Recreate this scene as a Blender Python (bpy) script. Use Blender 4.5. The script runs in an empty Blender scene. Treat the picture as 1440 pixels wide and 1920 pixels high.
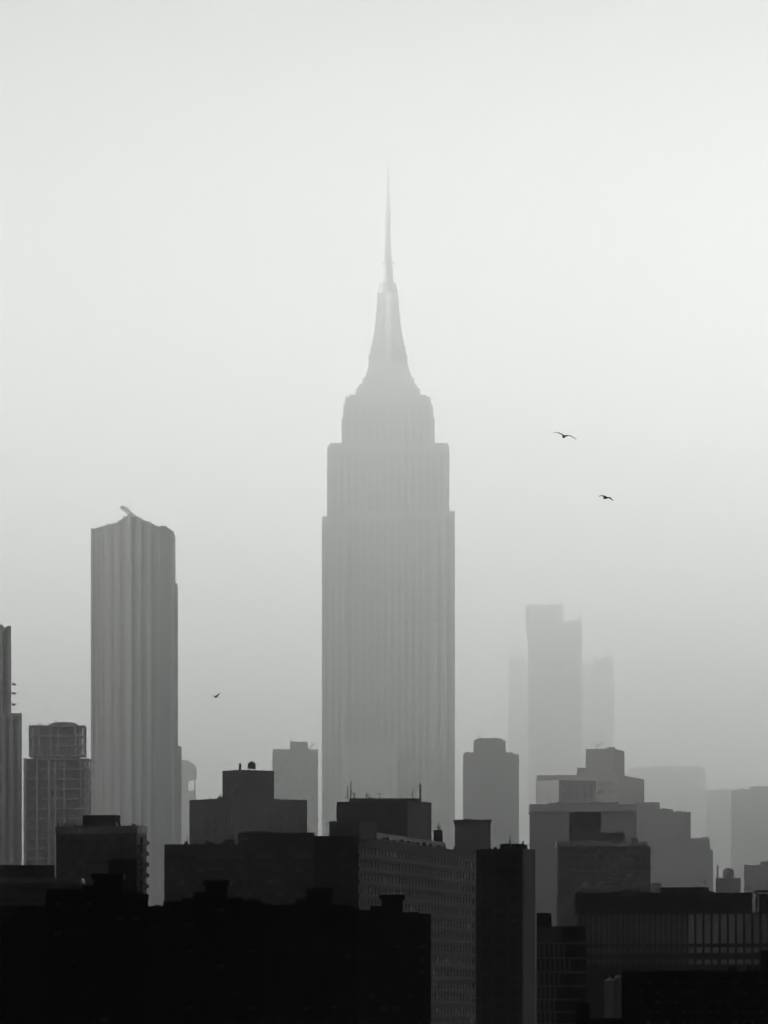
import bpy, math, random
from mathutils import Vector
R = math.radians
rnd = random.Random(7)
sc = bpy.context.scene
COL = sc.collection

# ------------------------------------------------------------------ camera geometry
F, HOR, ZC = 11160.0, 1935.0, 12.0          # focal length in px of the 1440 px wide frame, horizon row, eye height
def X(px, d): return (px - 720.0) * d / F
def Z(py, d): return ZC + (HOR - py) * d / F

# ------------------------------------------------------------------ materials
def newmat(name):
    m = bpy.data.materials.new(name); m.use_nodes = True
    return m, m.node_tree.nodes, m.node_tree.links, m.node_tree.nodes['Principled BSDF']
def wallmat(name, c, var=0.18, rough=0.9, scale=0.35, streak=True, tint=(1, 1, 0.99), bump=0.15):
    m, n, l, b = newmat(name)
    tc = n.new('ShaderNodeTexCoord')
    mp = n.new('ShaderNodeMapping'); mp.inputs['Scale'].default_value = (scale, scale, scale * (0.12 if streak else 1))
    l.new(tc.outputs['Object'], mp.inputs['Vector'])
    no = n.new('ShaderNodeTexNoise'); no.inputs['Scale'].default_value = 1.0; no.inputs['Detail'].default_value = 5
    l.new(mp.outputs[0], no.inputs['Vector'])
    no2 = n.new('ShaderNodeTexNoise'); no2.inputs['Scale'].default_value = 3.0 * scale; no2.inputs['Detail'].default_value = 6
    l.new(tc.outputs['Object'], no2.inputs['Vector'])
    mx = n.new('ShaderNodeMath'); mx.operation = 'ADD'
    l.new(no.outputs['Fac'], mx.inputs[0]); l.new(no2.outputs['Fac'], mx.inputs[1])
    mr = n.new('ShaderNodeMapRange'); mr.inputs['From Min'].default_value = 0.6; mr.inputs['From Max'].default_value = 1.4
    mr.inputs['To Min'].default_value = 1 - var; mr.inputs['To Max'].default_value = 1 + var
    l.new(mx.outputs[0], mr.inputs['Value'])
    sc_ = n.new('ShaderNodeVectorMath'); sc_.operation = 'SCALE'
    sc_.inputs[0].default_value = (c * tint[0], c * tint[1], c * tint[2])
    l.new(mr.outputs[0], sc_.inputs['Scale']); l.new(sc_.outputs[0], b.inputs['Base Color'])
    b.inputs['Roughness'].default_value = rough
    b.inputs['Specular IOR Level'].default_value = 0.25
    if bump:
        bp = n.new('ShaderNodeBump'); bp.inputs['Strength'].default_value = bump; bp.inputs['Distance'].default_value = 0.05
        l.new(no2.outputs['Fac'], bp.inputs['Height']); l.new(bp.outputs[0], b.inputs['Normal'])
    return m
def glassmat(name, c, rough=0.12):
    m, n, l, b = newmat(name)
    tc = n.new('ShaderNodeTexCoord'); no = n.new('ShaderNodeTexNoise'); no.inputs['Scale'].default_value = 0.6
    l.new(tc.outputs['Object'], no.inputs['Vector'])
    mr = n.new('ShaderNodeMapRange'); mr.inputs['To Min'].default_value = c * 0.6; mr.inputs['To Max'].default_value = c * 1.4
    l.new(no.outputs['Fac'], mr.inputs['Value'])
    cb = n.new('ShaderNodeCombineXYZ')
    for i in range(3): l.new(mr.outputs[0], cb.inputs[i])
    l.new(cb.outputs[0], b.inputs['Base Color'])
    b.inputs['Roughness'].default_value = rough; b.inputs['Specular IOR Level'].default_value = 0.2
    return m
M = {}
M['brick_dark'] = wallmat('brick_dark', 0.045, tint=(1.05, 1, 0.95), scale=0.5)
M['brick'] = wallmat('brick', 0.10, tint=(1.05, 1, 0.95), scale=0.5)
M['brick_mid'] = wallmat('brick_mid', 0.16, scale=0.4)
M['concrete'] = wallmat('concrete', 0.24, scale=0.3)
M['concrete_dark'] = wallmat('concrete_dark', 0.12, scale=0.3)
M['concrete_pale'] = wallmat('concrete_pale', 0.38, scale=0.3)
M['limestone'] = wallmat('limestone', 0.24, scale=0.12, var=0.10)
M['limestone_light'] = wallmat('limestone_light', 0.26, scale=0.12, var=0.08)
M['aluminium'] = wallmat('aluminium', 0.17, scale=0.2, var=0.06, rough=0.45)
M['antenna_grey'] = wallmat('antenna_grey', 0.035, scale=0.8, rough=0.6, streak=False)
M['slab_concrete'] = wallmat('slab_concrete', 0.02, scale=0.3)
M['slab_band'] = wallmat('slab_band', 0.05, scale=0.3)
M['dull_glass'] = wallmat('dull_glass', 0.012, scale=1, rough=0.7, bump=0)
M['panel_pale'] = wallmat('panel_pale', 0.8, scale=0.5, var=.12)
M['panel_mid'] = wallmat('panel_mid', 0.36, scale=0.5, var=.15)
M['rib'] = wallmat('rib', 0.27, scale=0.3, var=.1)
M['mast_glass'] = wallmat('mast_glass', 0.36, scale=0.5, var=0.08, rough=0.3)
M['steel'] = wallmat('steel', 0.10, scale=0.8, rough=0.6, streak=False)
M['steel_pale'] = wallmat('steel_pale', 0.42, scale=0.8, rough=0.5, streak=False)
M['roofing'] = wallmat('roofing', 0.07, scale=0.3, streak=False)
M['glass'] = glassmat('glass', 0.03)
M['glass_dark'] = glassmat('glass_dark', 0.015, 0.25)
M['blind'] = wallmat('blind', 0.55, scale=1.0, var=0.1)
M['blind_dim'] = wallmat('blind_dim', 0.26, scale=1.0, var=0.2)
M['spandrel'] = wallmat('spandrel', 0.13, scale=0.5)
M['tank_wood'] = wallmat('tank_wood', 0.08, scale=1.2)
M['feather_dark'] = wallmat('feather_dark', 0.012, scale=6, streak=False, bump=0)
M['asphalt'] = wallmat('asphalt', 0.05, scale=0.05, streak=False)

# ------------------------------------------------------------------ mesh builder
class MB:
    def __init__(s): s.v = []; s.f = []; s.mi = []; s.m = []
    def mat(s, m):
        if m not in s.m: s.m.append(m)
        return s.m.index(m)
    def face(s, pts, m):
        i = len(s.v); s.v += [tuple(p) for p in pts]; s.f.append(tuple(range(i, i + len(pts)))); s.mi.append(s.mat(m))
    def box(s, x0, x1, y0, y1, z0, z1, m):
        s.prism([(x0, y0), (x1, y0), (x1, y1), (x0, y1)], z0, z1, m)
    def prism(s, pts, z0, z1, m, top=None):
        n = len(pts); tp = top or pts
        for i in range(n):
            a, b = pts[i], pts[(i + 1) % n]; c, d = tp[(i + 1) % n], tp[i]
            s.face([(a[0], a[1], z0), (b[0], b[1], z0), (c[0], c[1], z1), (d[0], d[1], z1)], m)
        s.face([(p[0], p[1], z1) for p in tp], m)
        s.face([(p[0], p[1], z0) for p in reversed(pts)], m)
    def bar(s, a, b, r, m, n=6, r2=None):
        a, b = Vector(a), Vector(b); r2 = r if r2 is None else r2
        d = (b - a).normalized(); u = d.orthogonal().normalized(); w = d.cross(u)
        A = [a + (u * math.cos(2 * math.pi * k / n) + w * math.sin(2 * math.pi * k / n)) * r for k in range(n)]
        B = [b + (u * math.cos(2 * math.pi * k / n) + w * math.sin(2 * math.pi * k / n)) * r2 for k in range(n)]
        for k in range(n): s.face([A[k], A[(k + 1) % n], B[(k + 1) % n], B[k]], m)
        s.face(list(reversed(A)), m); s.face(B, m)
    def lathe(s, c, prof, m, n=16):
        for (r0, z0), (r1, z1) in zip(prof, prof[1:]):
            for k in range(n):
                t0, t1 = 2 * math.pi * k / n, 2 * math.pi * (k + 1) / n
                q = [(c[0] + r * math.cos(t), c[1] + r * math.sin(t), z) for r, t, z in ((r0, t0, z0), (r0, t1, z0), (r1, t1, z1), (r1, t0, z1))]
                if r0 < 1e-6: q = q[1:] if False else [q[0], q[2], q[3]]
                elif r1 < 1e-6: q = [q[0], q[1], q[2]]
                s.face(q, m)
    def build(s, name, parent=None, off=(0, 0, 0)):
        me = bpy.data.meshes.new(name)
        me.from_pydata([(x - off[0], y - off[1], z - off[2]) for x, y, z in s.v], [], s.f)
        for m in s.m: me.materials.append(M[m])
        me.polygons.foreach_set('material_index', s.mi); me.update()
        o = bpy.data.objects.new(name, me); COL.objects.link(o)
        if parent: o.parent = parent
        return o

def thing(name, label, cat, loc, group=None):
    o = bpy.data.objects.new(name, None); COL.objects.link(o); o.location = loc
    o['label'] = label; o['category'] = cat
    if group: o['group'] = group
    return o

# ------------------------------------------------------------------ facades
def cells(total, n, w, m0=0.0, m1=0.0):
    p = (total - m0 - m1) / n
    return [(m0 + p * (i + .5) - w / 2, m0 + p * (i + .5) + w / 2) for i in range(n)]
def sp(bay=3.2, w=1.5, floor=3.1, h=1.6, sill=0.9, top=1.2, m=0.8, rows=8, rec=0.22, glass='glass', mull=1, blinds=0.15, bl='blind_dim', part='window', skip=0.0, frame='steel', ribbon=False, strip=False, strip_h=0, lintel=0.0):
    return dict(locals())
class Bld:
    """one building: an Empty at its base; walls, windows and roof gear are its children"""
    def __init__(s, name, label, cat, x, y, group=None):
        s.o = (x, y, 0.0); s.root = thing(name, label, cat, s.o, group); s.nwin = {}; s.rest = {}
    def part(s, mb, name, parent=None, label=None):
        o = mb.build(name, parent or s.root, s.o)
        if label: o['label'] = label
        return o
    def block(s, pts, z0, z1, m, specs=None, par=0.8, part='wall', parm=None, cap=0.0, parent=None, parh=None):
        mb = MB(); n = len(pts); specs = specs or {}; panes = []
        for i in range(n):
            p0, p1 = Vector(pts[i]), Vector(pts[(i + 1) % n])
            L = (p1 - p0).length; u = (p1 - p0) / L; nn = Vector((u.y, -u.x))
            def W(a, z, inn=0.0): q = p0 + u * a - nn * inn; return (q.x, q.y, z)
            q = specs.get(i)
            if not q:
                mb.face([W(0, z0), W(L, z0), W(L, z1), W(0, z1)], m); continue
            if q['ribbon']: xs = [(q['m'], L - q['m'])]
            else: xs = cells(L, max(1, round((L - 2 * q['m']) / q['bay'])), q['w'], q['m'], q['m'])
            if q['strip']: zs = [(z1 - q['top'] - q['strip_h'], z1 - q['top'])]
            else:
                zs = []
                for k in range(q['rows']):
                    zt = z1 - q['top'] - k * q['floor']
                    if zt - q['h'] < z0 + 0.5: break
                    zs.append((zt - q['h'], zt))
                zs.reverse()
            ex = [0.0] + [t for ab in xs for t in ab] + [L]; ez = [z0] + [t for ab in zs for t in ab] + [z1]
            r = q['rec']
            for j in range(len(ez) - 1):
                for i2 in range(len(ex) - 1):
                    a, b, c, d = ex[i2], ex[i2 + 1], ez[j], ez[j + 1]
                    if i2 % 2 == 0 or j % 2 == 0:
                        if j % 2 == 0 and i2: continue
                        if j % 2 == 0: a, b = 0.0, L
                        mb.face([W(a, c), W(b, c), W(b, d), W(a, d)], m)
                    else:
                        mb.face([W(a, c), W(b, c), W(b, c, r), W(a, c, r)], m)
                        mb.face([W(a, d, r), W(b, d, r), W(b, d), W(a, d)], m)
                        mb.face([W(a, c), W(a, c, r), W(a, d, r), W(a, d)], m)
                        mb.face([W(b, c, r), W(b, c), W(b, d), W(b, d, r)], m)
                        panes.append((p0.copy(), u.copy(), nn.copy(), a, b, c, d, q))
        # roof behind a parapet
        w = 0.35
        cx = sum(p[0] for p in pts) / n; cy = sum(p[1] for p in pts) / n
        def inset(p): 
            dx, dy = cx - p[0], cy - p[1]; k = w * 1.4 / max(1e-6, math.hypot(dx, dy)); return (p[0] + dx * k, p[1] + dy * k)
        ins = [inset(p) for p in pts]; zr = z1 - par
        for i in range(n):
            a, b, c, d = pts[i], pts[(i + 1) % n], ins[(i + 1) % n], ins[i]
            mb.face([(a[0], a[1], z1), (b[0], b[1], z1), (c[0], c[1], z1), (d[0], d[1], z1)], parm or m)
            mb.face([(d[0], d[1], z1), (c[0], c[1], z1), (c[0], c[1], zr), (d[0], d[1], zr)], m)
        mb.face([(p[0], p[1], zr) for p in ins], 'roofing')
        if cap:     # coping standing proud of the wall
            def out(p): 
                dx, dy = p[0] - cx, p[1] - cy; k = cap / max(1e-6, math.hypot(dx, dy)); return (p[0] + dx * k, p[1] + dy * k)
        wall = s.part(mb, part, parent)
        # panes: one object per window
        panes.reverse()
        for P in panes: s.pane(P, wall if part != 'wall' else s.root)
        return wall
    def pane(s, P, parent):
        p0, u, nn, a, b, c, d, q = P; r = q['rec']
        mb = MB()
        def W(aa, z, inn): v = p0 + u * aa - nn * inn; return (v.x, v.y, z)
        def bx(a0, a1, c0, c1, i0, i1, m):
            A = [W(a0, c0, i0), W(a1, c0, i0), W(a1, c1, i0), W(a0, c1, i0)]; B = [W(a0, c0, i1), W(a1, c0, i1), W(a1, c1, i1), W(a0, c1, i1)]
            mb.face(A, m); mb.face(B[::-1], m)
            for k in range(4): k2 = (k + 1) % 4; mb.face([A[k2], A[k], B[k], B[k2]], m)
        if q['ribbon'] or q['strip']:
            bx(a, b, c, d, r, r + 0.06, q['glass'])
            if q['ribbon']:
                nm = max(2, round((b - a) / q['bay'])); st = (b - a) / nm
                for k in range(nm + 1):
                    xx = a + k * st; hw = q['w'] / 2
                    bx(max(a, xx - hw), min(b, xx + hw), c, d, r - 0.12, r - 0.003, q['frame'])
                for k in range(nm):
                    if rnd.random() < q['blinds']:
                        t = rnd.uniform(0.3, 0.95); bx(a + k * st + q['w'] / 2 + .05, a + (k + 1) * st - q['w'] / 2 - .05, d - (d - c) * t, d - 0.02, r - 0.04, r - 0.008, q['bl'])
            else:
                zz = c + q['floor'] - q['h']
                while zz < d - 1:   # spandrel of every storey
                    bx(a + .02, b - .02, zz, zz + q['floor'] - q['h'], r - 0.08, r - 0.003, 'spandrel'); zz += q['floor']
        else:
            bx(a, b, c, d, r, r + 0.06, q['glass'])
            e = 0.06
            for k in range(1, q['mull'] + 1):
                xx = a + (b - a) * k / (q['mull'] + 1); bx(xx - e / 2, xx + e / 2, c, d, r - 0.06, r - 0.003, q['frame'])
            bx(a, b, (c + d) / 2 - e / 2, (c + d) / 2 + e / 2, r - 0.065, r - 0.068 + 0.06, q['frame'])
            if rnd.random() < q['blinds']:
                t = rnd.uniform(0.35, 0.8); bx(a + .05, b - .05, d - (d - c) * t, d - .03, r - 0.03, r - 0.006, q['bl'])
        nm = q['part']; s.nwin[nm] = s.nwin.get(nm, 0) + 1
        if s.nwin[nm] > 100:
            s.rest.setdefault(nm, MB()); t = s.rest[nm]; base = len(t.v); t.v += mb.v
            t.f += [tuple(i + base for i in f) for f in mb.f]; t.mi += [t.mat(mb.m[i]) for i in mb.mi]
        else:
            o = mb.build(nm, parent, s.o)
    def done(s):
        for nm, mb in s.rest.items():
            o = mb.build(nm, s.root, s.o); o['kind'] = 'stuff'
def rect(x0, x1, d, t):
    """block whose flanks run along the line of sight, so that only its front shows"""
    k = ((x1 if x1 < 720 else x0 if x0 > 720 else 720) - 720.0) / F * t
    return [(X(x0, d), d), (X(x1, d), d), (X(x1, d) + k, d + t), (X(x0, d) + k, d + t)]
def corner(pl, pc, pr, d, th):
    """rectangular footprint whose near corner shows at column pc; edges: 0 right face, 3 left face"""
    th = R(th); xc = X(pc, d); kl = (pl - 720) / F; kr = (pr - 720) / F
    la = (xc - kl * d) / (math.cos(th) + kl * math.sin(th)); lb = (kr * d - xc) / (math.sin(th) - kr * math.cos(th))
    C = Vector((xc, d)); a = Vector((-math.cos(th), math.sin(th))) * la; b = Vector((math.sin(th), math.cos(th))) * lb
    return [tuple(C), tuple(C + b), tuple(C + a + b), tuple(C + a)]
def inner(pts, k): 
    n = len(pts); cx = sum(p[0] for p in pts) / n; cy = sum(p[1] for p in pts) / n
    return [(cx + (p[0] - cx) * k, cy + (p[1] - cy) * k) for p in pts]
def center(pts): return sum(p[0] for p in pts) / len(pts), sum(p[1] for p in pts) / len(pts)

def clutter(b, pts, zt, n, depth=6.0, aer=2, big=1.0):
    """roof gear along the front edge: vents, a duct, aerials"""
    A, B_ = Vector(pts[3]), Vector(pts[0])
    if (Vector(pts[1]) - Vector(pts[0])).length > (A - B_).length and abs(pts[1][1] - pts[0][1]) < 1: A, B_ = Vector(pts[0]), Vector(pts[1])
    u = (B_ - A).normalized(); L = (B_ - A).length; nn = Vector((-u.y, u.x))
    if nn.y < 0: nn = -nn
    mb = MB()
    for k in range(n):
        a = rnd.uniform(.08, .86) * L; w_ = rnd.uniform(.5, 2.4) * big; h_ = rnd.uniform(.3, 1.3) * big; p = A + u * a + nn * rnd.uniform(1.2, depth)
        q = [p, p + u * w_, p + u * w_ + nn * w_ * .7, p + nn * w_ * .7]
        mb.prism([tuple(v) for v in q], zt - .9, zt + h_, rnd.choice(['steel', 'concrete_dark', 'steel']))
        if k % 3 == 0: c = p + u * w_ * .5 + nn * w_ * .3; mb.bar((c.x, c.y, zt + h_), (c.x, c.y, zt + h_ + .8 * big), .2 * big, 'steel')
    a0, a1 = sorted((rnd.uniform(.1, .9) * L, rnd.uniform(.1, .9) * L)); p, q = A + u * a0 + nn * 2, A + u * a1 + nn * 2
    mb.bar((p.x, p.y, zt + .25 * big), (q.x, q.y, zt + .25 * big), .16 * big, 'steel')
    o = b.part(mb, 'roof_gear'); o['kind'] = 'stuff'
    for k in range(aer):
        p = A + u * rnd.uniform(.1, .9) * L + nn * 2.5; h_ = rnd.uniform(2.0, 4.5) * big
        mb = MB(); mb.bar((p.x, p.y, zt - .8), (p.x, p.y, zt + h_), .13 * big, 'steel', 5, r2=.07 * big); mb.bar((p.x - .8 * big, p.y, zt + h_ * .8), (p.x + .7 * big, p.y, zt + h_ * .8), .07 * big, 'steel', 4); b.part(mb, 'aerial')

# ================================================================== near row: four dark apartment blocks
def tower_block(label, d, x0, x1, ztop, mids, bulk, step, t=16, m='brick_dark', wins=True, over=True):
    pts = rect(x0, x1, d, t); b = Bld('apartment_block', label, 'apartment block', *center(pts), group='dark apartment blocks along the bottom of the view')
    front = sp(bay=2.9, w=1.35, floor=2.75, h=1.35, top=1.5, m=0.7, rows=9, blinds=0.09, bl='blind', glass='dull_glass')
    b.block(pts, 0, Z(ztop, d), m, {0: front}, par=0.9)
    for (a, c, y) in mids:      # raised roof shed
        b.block(rect(a, c, d + 1.2, t * 0.6), Z(ztop, d) - 0.9, Z(y, d), m, par=0.5, part='roof_shed')
    a, c, y = bulk
    bp = rect(a, c, d + 3.0, 6.0)
    ww = b.block(bp, Z(ztop, d) - 0.9, Z(y, d), m, {0: sp(bay=2.6, w=0.8, h=0.7, floor=3, rows=1, top=1.0, glass='glass_dark', blinds=0, part='vent')}, par=0.4, part='bulkhead')
    if over:
        mb = MB(); e = 0.45
        x0_, x1_ = X(a, d + 3), X(c, d + 3)
        zz = Z(y, d)
        for q in ((x0_ - e, x1_ + e, d + 3 - e, d + 2.997), (x0_ - e, x1_ + e, d + 9.003, d + 9 + e), (x0_ - e, x0_ - .003, d + 2.999, d + 9.001), (x1_ + .003, x1_ + e, d + 2.999, d + 9.001)):
            mb.box(*q, zz - 1.0, zz - 0.05, m)
        o = b.part(mb, 'parapet_band', ww)
    a, c, y = step
    b.block(rect(a, c, d + 3.2, 5.0), Z(ztop, d) - 0.9, Z(y, d), m, par=0.3, part='stair_head')
    mb = MB()                                      # small roof clutter
    for k in range(5):
        xx = rnd.uniform(X(x0, d) + 1, X(x1, d) - 1.5); yy = d + rnd.uniform(1.0, 2.6); hh = rnd.uniform(0.25, 0.9)
        mb.box(xx, xx + rnd.uniform(.3, 1.1), yy, yy + .6, Z(ztop, d) - 0.85, Z(ztop, d) + hh * 0.5, 'steel')
    b.part(mb, 'roof_vents')['kind'] = 'stuff'
    clutter(b, pts, Z(ztop, d), 4, depth=2, aer=1, big=.7)
    b.done(); return b
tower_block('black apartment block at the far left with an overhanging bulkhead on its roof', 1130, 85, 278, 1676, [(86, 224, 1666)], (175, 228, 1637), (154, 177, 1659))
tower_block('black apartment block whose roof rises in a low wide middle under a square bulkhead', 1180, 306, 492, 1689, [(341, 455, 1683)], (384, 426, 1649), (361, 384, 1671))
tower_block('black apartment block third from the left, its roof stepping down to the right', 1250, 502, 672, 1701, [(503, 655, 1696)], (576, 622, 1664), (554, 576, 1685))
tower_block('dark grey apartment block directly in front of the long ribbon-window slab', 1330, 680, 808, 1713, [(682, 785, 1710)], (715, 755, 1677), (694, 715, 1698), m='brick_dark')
# low black block behind/between
pts = rect(-60, 312, 1200, 14); b = Bld('low_apartment_block', 'low black building with flat roof filling the gaps behind the dark blocks', 'apartment block', *center(pts))
b.block(pts, 0, Z(1699, 1200), 'brick_dark', {0: sp(bay=3.0, w=1.3, floor=2.8, h=1.3, rows=4, glass='glass_dark', blinds=.2)}, par=0.8)
mb = MB()
for x in (12, 40, 60, 290): mb.box(X(x, 1203), X(x, 1203) + 1.0, 1203, 1204, Z(1699, 1200) - .8, Z(1696, 1200), 'steel')
b.part(mb, 'roof_vents')['kind'] = 'stuff'; b.done()
# link behind blocks C and D
pts = rect(640, 700, 1400, 10); b = Bld('low_apartment_block', 'low dark building wedged in the gap between the two right-hand dark blocks', 'apartment block', *center(pts))
b.block(pts, 0, Z(1706, 1400), 'brick_dark', {0: sp(bay=3.0, w=1.3, floor=2.8, h=1.3, rows=4, glass='glass_dark')}); b.done()
pts = rect(484, 512, 1300, 10); b = Bld('low_apartment_block', 'narrow dark building in the gap right of the block with the square bulkhead', 'apartment block', *center(pts))
b.block(pts, 0, Z(1694, 1300), 'brick_dark', {0: sp(bay=1.5, w=.8, floor=2.8, h=1.3, rows=4, glass='glass_dark')}); b.done()
# slim dark block behind the far-left one
pts = rect(202, 257, 1420, 9); b = Bld('slim_tower', 'slim dark grey stair tower rising behind the far left black block', 'tower', *center(pts))
b.block(pts, 0, Z(1611, 1420), 'brick_dark', {0: sp(bay=3.4, w=1.2, floor=3.0, h=1.4, rows=5, glass='glass_dark')}, par=.6)
mb = MB(); mb.box(X(212, 1422), X(232, 1422), 1423, 1427, Z(1611, 1420) - .6, Z(1608, 1420), 'steel'); b.part(mb, 'roof_hatch'); b.done()
# far-left low office
d = 1540; pts = rect(-70, 152, d, 20); b = Bld('low_office', 'low dark office building at the left edge with a pale parapet band', 'office building', *center(pts))
b.block(pts, 0, Z(1655, d), 'brick_mid', {0: sp(bay=2.4, w=0.35, floor=2.9, h=1.3, top=0.9, rows=4, m=.5, ribbon=True, glass='glass_dark', frame='brick_mid', blinds=.1, part='window_band')}, par=.5)
mb = MB(); mb.box(X(-70, d), X(153, d), d - .4, d + 19, Z(1655, d) + .003, Z(1646, d), 'concrete_pale'); b.part(mb, 'parapet')
b.block(rect(-70, 103, d + 5, 10), Z(1646, d), Z(1621, d), 'brick_dark', par=.6, part='penthouse'); b.done()
# ------------------------------------------------------------------ balconied block on the left
d = 1650; pts = corner(105, 256, 275, d, 24); b = Bld('apartment_block', 'dark flat-roofed apartment block with pale parapet band and balconies on its right edge', 'apartment block', *center(pts))
b.block(pts, 0, Z(1562, d), 'brick', {3: sp(bay=2.6, w=.7, floor=3.0, h=1.35, top=1.3, m=.9, rows=8, ribbon=True, glass='glass_dark', frame='brick', blinds=.25, part='window_band'), 0: sp(bay=3.4, w=1.9, floor=3.0, h=1.9, top=1.0, m=.8, rows=8, rec=1.2, glass='glass_dark', part='balcony_recess')}, par=.4)
P2 = [tuple(Vector(center(pts)) + (Vector(p) - Vector(center(pts))) * 1.02) for p in pts]
mb = MB(); mb.prism(P2, Z(1562, d) + .003, Z(1548, d), 'concrete_pale'); b.part(mb, 'parapet')
b.block(rect(155, 225, d + 6, 9), Z(1548, d), Z(1527, d), 'concrete_dark', par=.4, part='penthouse')
mb = MB()
for k in range(9):                       # balcony slabs out over the right edge
    zz = Z(1562, d) - 1.0 - 3.0 * k; a, c = Vector(pts[0]), Vector(pts[1]); u = (c - a).normalized(); nn = Vector((u.y, -u.x))
    q = [a + u * 1, a + u * 1 + nn * 1.3, c - u * 1 + nn * 1.3, c - u * 1]
    mb.prism([tuple(v) for v in q], zz - 2.2, zz - 2.0, 'concrete'); mb.prism([tuple(q[0] + nn * 1.25), tuple(q[1]), tuple(q[2]), tuple(q[3] + nn * 1.25)], zz - 1.997, zz - 1.05, 'concrete_dark')
b.part(mb, 'balcony_slabs')['kind'] = 'stuff'
mb = MB()
for px in (108, 116, 124, 131, 138, 232, 240, 247, 258, 265): mb.box(X(px, d + 4), X(px + 3, d + 4), d + 4, d + 5, Z(1548, d), Z(1548, d) + rnd.uniform(.3, .8), 'steel')
b.part(mb, 'roof_vents')['kind'] = 'stuff'; clutter(b, pts, Z(1548, d), 7, 5, 2); b.done()
# ------------------------------------------------------------------ long wing with paired windows
d = 1640; pts = rect(308, 592, d, 15); b = Bld('office_wing', 'long dark brick building with rows of square windows and a pale roof shed', 'office building', *center(pts))
b.block(pts, 0, Z(1583, d), 'brick_mid', {0: sp(bay=2.75, w=1.75, floor=3.5, h=1.9, top=2.9, m=.8, rows=5, glass='dull_glass', blinds=.4, bl='blind')}, par=.8)
b.block(rect(446, 590, d + 5, 8), Z(1583, d) - .8, Z(1560, d), 'brick', par=.3, part='roof_shed')
mb = MB(); mb.box(X(453, d + 4), X(512, d + 4), d + 4.2, d + 4.9, Z(1559, d), Z(1557, d), 'steel_pale'); mb.box(X(512.5, d + 4), X(590, d + 4), d + 4.2, d + 4.9, Z(1562, d), Z(1561, d), 'steel_pale')
mb.bar((X(448, d), d + 3.5, Z(1583, d)), (X(452, d), d + 3.5, Z(1566, d)), .12, 'steel_pale'); mb.bar((X(456, d), d + 3.5, Z(1574, d)), (X(462, d), d + 3.5, Z(1573, d)), .3, 'steel_pale')
b.part(mb, 'shed_trim')
mb = MB(); mb.box(X(348, d + 1), X(351, d + 1), d + 1, d + 1.6, Z(1584, d), Z(1577, d), 'steel'); b.part(mb, 'chimney')
mb = MB(); mb.box(X(385, d + 3), X(398, d + 3), d + 3, d + 5, Z(1583, d) - .8, Z(1577, d), 'steel'); b.part(mb, 'roof_unit'); clutter(b, pts, Z(1583, d), 7, 4, 2); b.done()
# ------------------------------------------------------------------ long ribbon-window slab
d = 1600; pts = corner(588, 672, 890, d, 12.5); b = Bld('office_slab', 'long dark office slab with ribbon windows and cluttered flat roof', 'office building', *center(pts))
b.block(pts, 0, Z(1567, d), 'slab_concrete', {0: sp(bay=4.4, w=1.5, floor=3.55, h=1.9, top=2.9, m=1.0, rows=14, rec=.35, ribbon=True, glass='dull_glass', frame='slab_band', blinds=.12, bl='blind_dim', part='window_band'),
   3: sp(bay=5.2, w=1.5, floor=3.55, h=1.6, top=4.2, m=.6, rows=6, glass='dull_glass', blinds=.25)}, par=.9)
A, Bv = Vector(pts[0]), Vector(pts[1]); u = (Bv - A).normalized(); nn = Vector((u.y, -u.x)); zt = Z(1567, d)
def on(a, o): v = A + u * a - nn * o; return (v.x, v.y)
def quad(a0, a1, o0, o1): return [on(a0, o0), on(a1, o0), on(a1, o1), on(a0, o1)]
L = (Bv - A).length
mb = MB()
for k in range(14): zz = zt - 2.75 - 3.55 * k; mb.prism(quad(0.6, L - .6, -.22, -.003), zz - 3.0, zz - 1.95, 'slab_band')
b.part(mb, 'floor_bands')['kind'] = 'stuff'
b.block([(X(617, d + 3), d + 3), (X(674, d + 3), d + 3), (X(674, d + 3) + .02, d + 10), (X(617, d + 3), d + 10)], zt - .9, Z(1539, d), 'concrete_pale', par=.3, part='stair_head')
b.block(rect(674.5, 706, d + 2.4, 7.5), zt - .9, Z(1539, d), 'panel_pale', par=.3, part='lift_house')
mb = MB(); mb.box(X(638, d + 2), X(654, d + 2), d + 2.0, d + 2.8, Z(1557, d), Z(1554, d), 'steel_pale'); b.part(mb, 'canopy')
b.block(quad(26, 128, 3.0, 9.0), zt - .9, zt + 2.1, 'concrete', par=.3, part='roof_screen')
mb = MB()
for (a, r_, hh) in ((14, 1.4, 3.6), (20, 1.0, 2.4)):
    p = on(a, 4); mb.lathe(p, [(r_, zt - .8), (r_, zt + hh - .9), (r_ * .3, zt + hh), (0, zt + hh)], 'steel')
b.part(mb, 'vent_drums')
mb = MB()
for k in range(16):
    a = rnd.uniform(20, 138); p = quad(a, a + rnd.uniform(.5, 1.8), 1.0, 2.2); mb.prism(p, zt - .85, zt + rnd.uniform(.2, 1.2), rnd.choice(['steel', 'concrete', 'steel']))
b.part(mb, 'roof_units')['kind'] = 'stuff'
mb = MB(); p = on(0.5, .4)
for k, (dx, hh) in enumerate(((-.9, 1.2), (-.1, 1.0), (.7, 1.5))):
    q = (p[0] + dx, p[1] - .9); mb.bar((q[0], q[1], zt - 2.8), (q[0], q[1], zt + .1), .07, 'steel_pale'); mb.bar((q[0], q[1], zt + .1), (q[0] - .7, q[1] + .2, zt + hh * .4), .07, 'steel_pale'); 
for zz in range(9): mb.bar((p[0] - .5, p[1] - .7, zt - 3 - zz * 3.0), (p[0] - .5, p[1] - .7, zt - 4.6 - zz * 3.0), .06, 'steel_pale')
b.part(mb, 'drain_pipe'); b.done()
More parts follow.
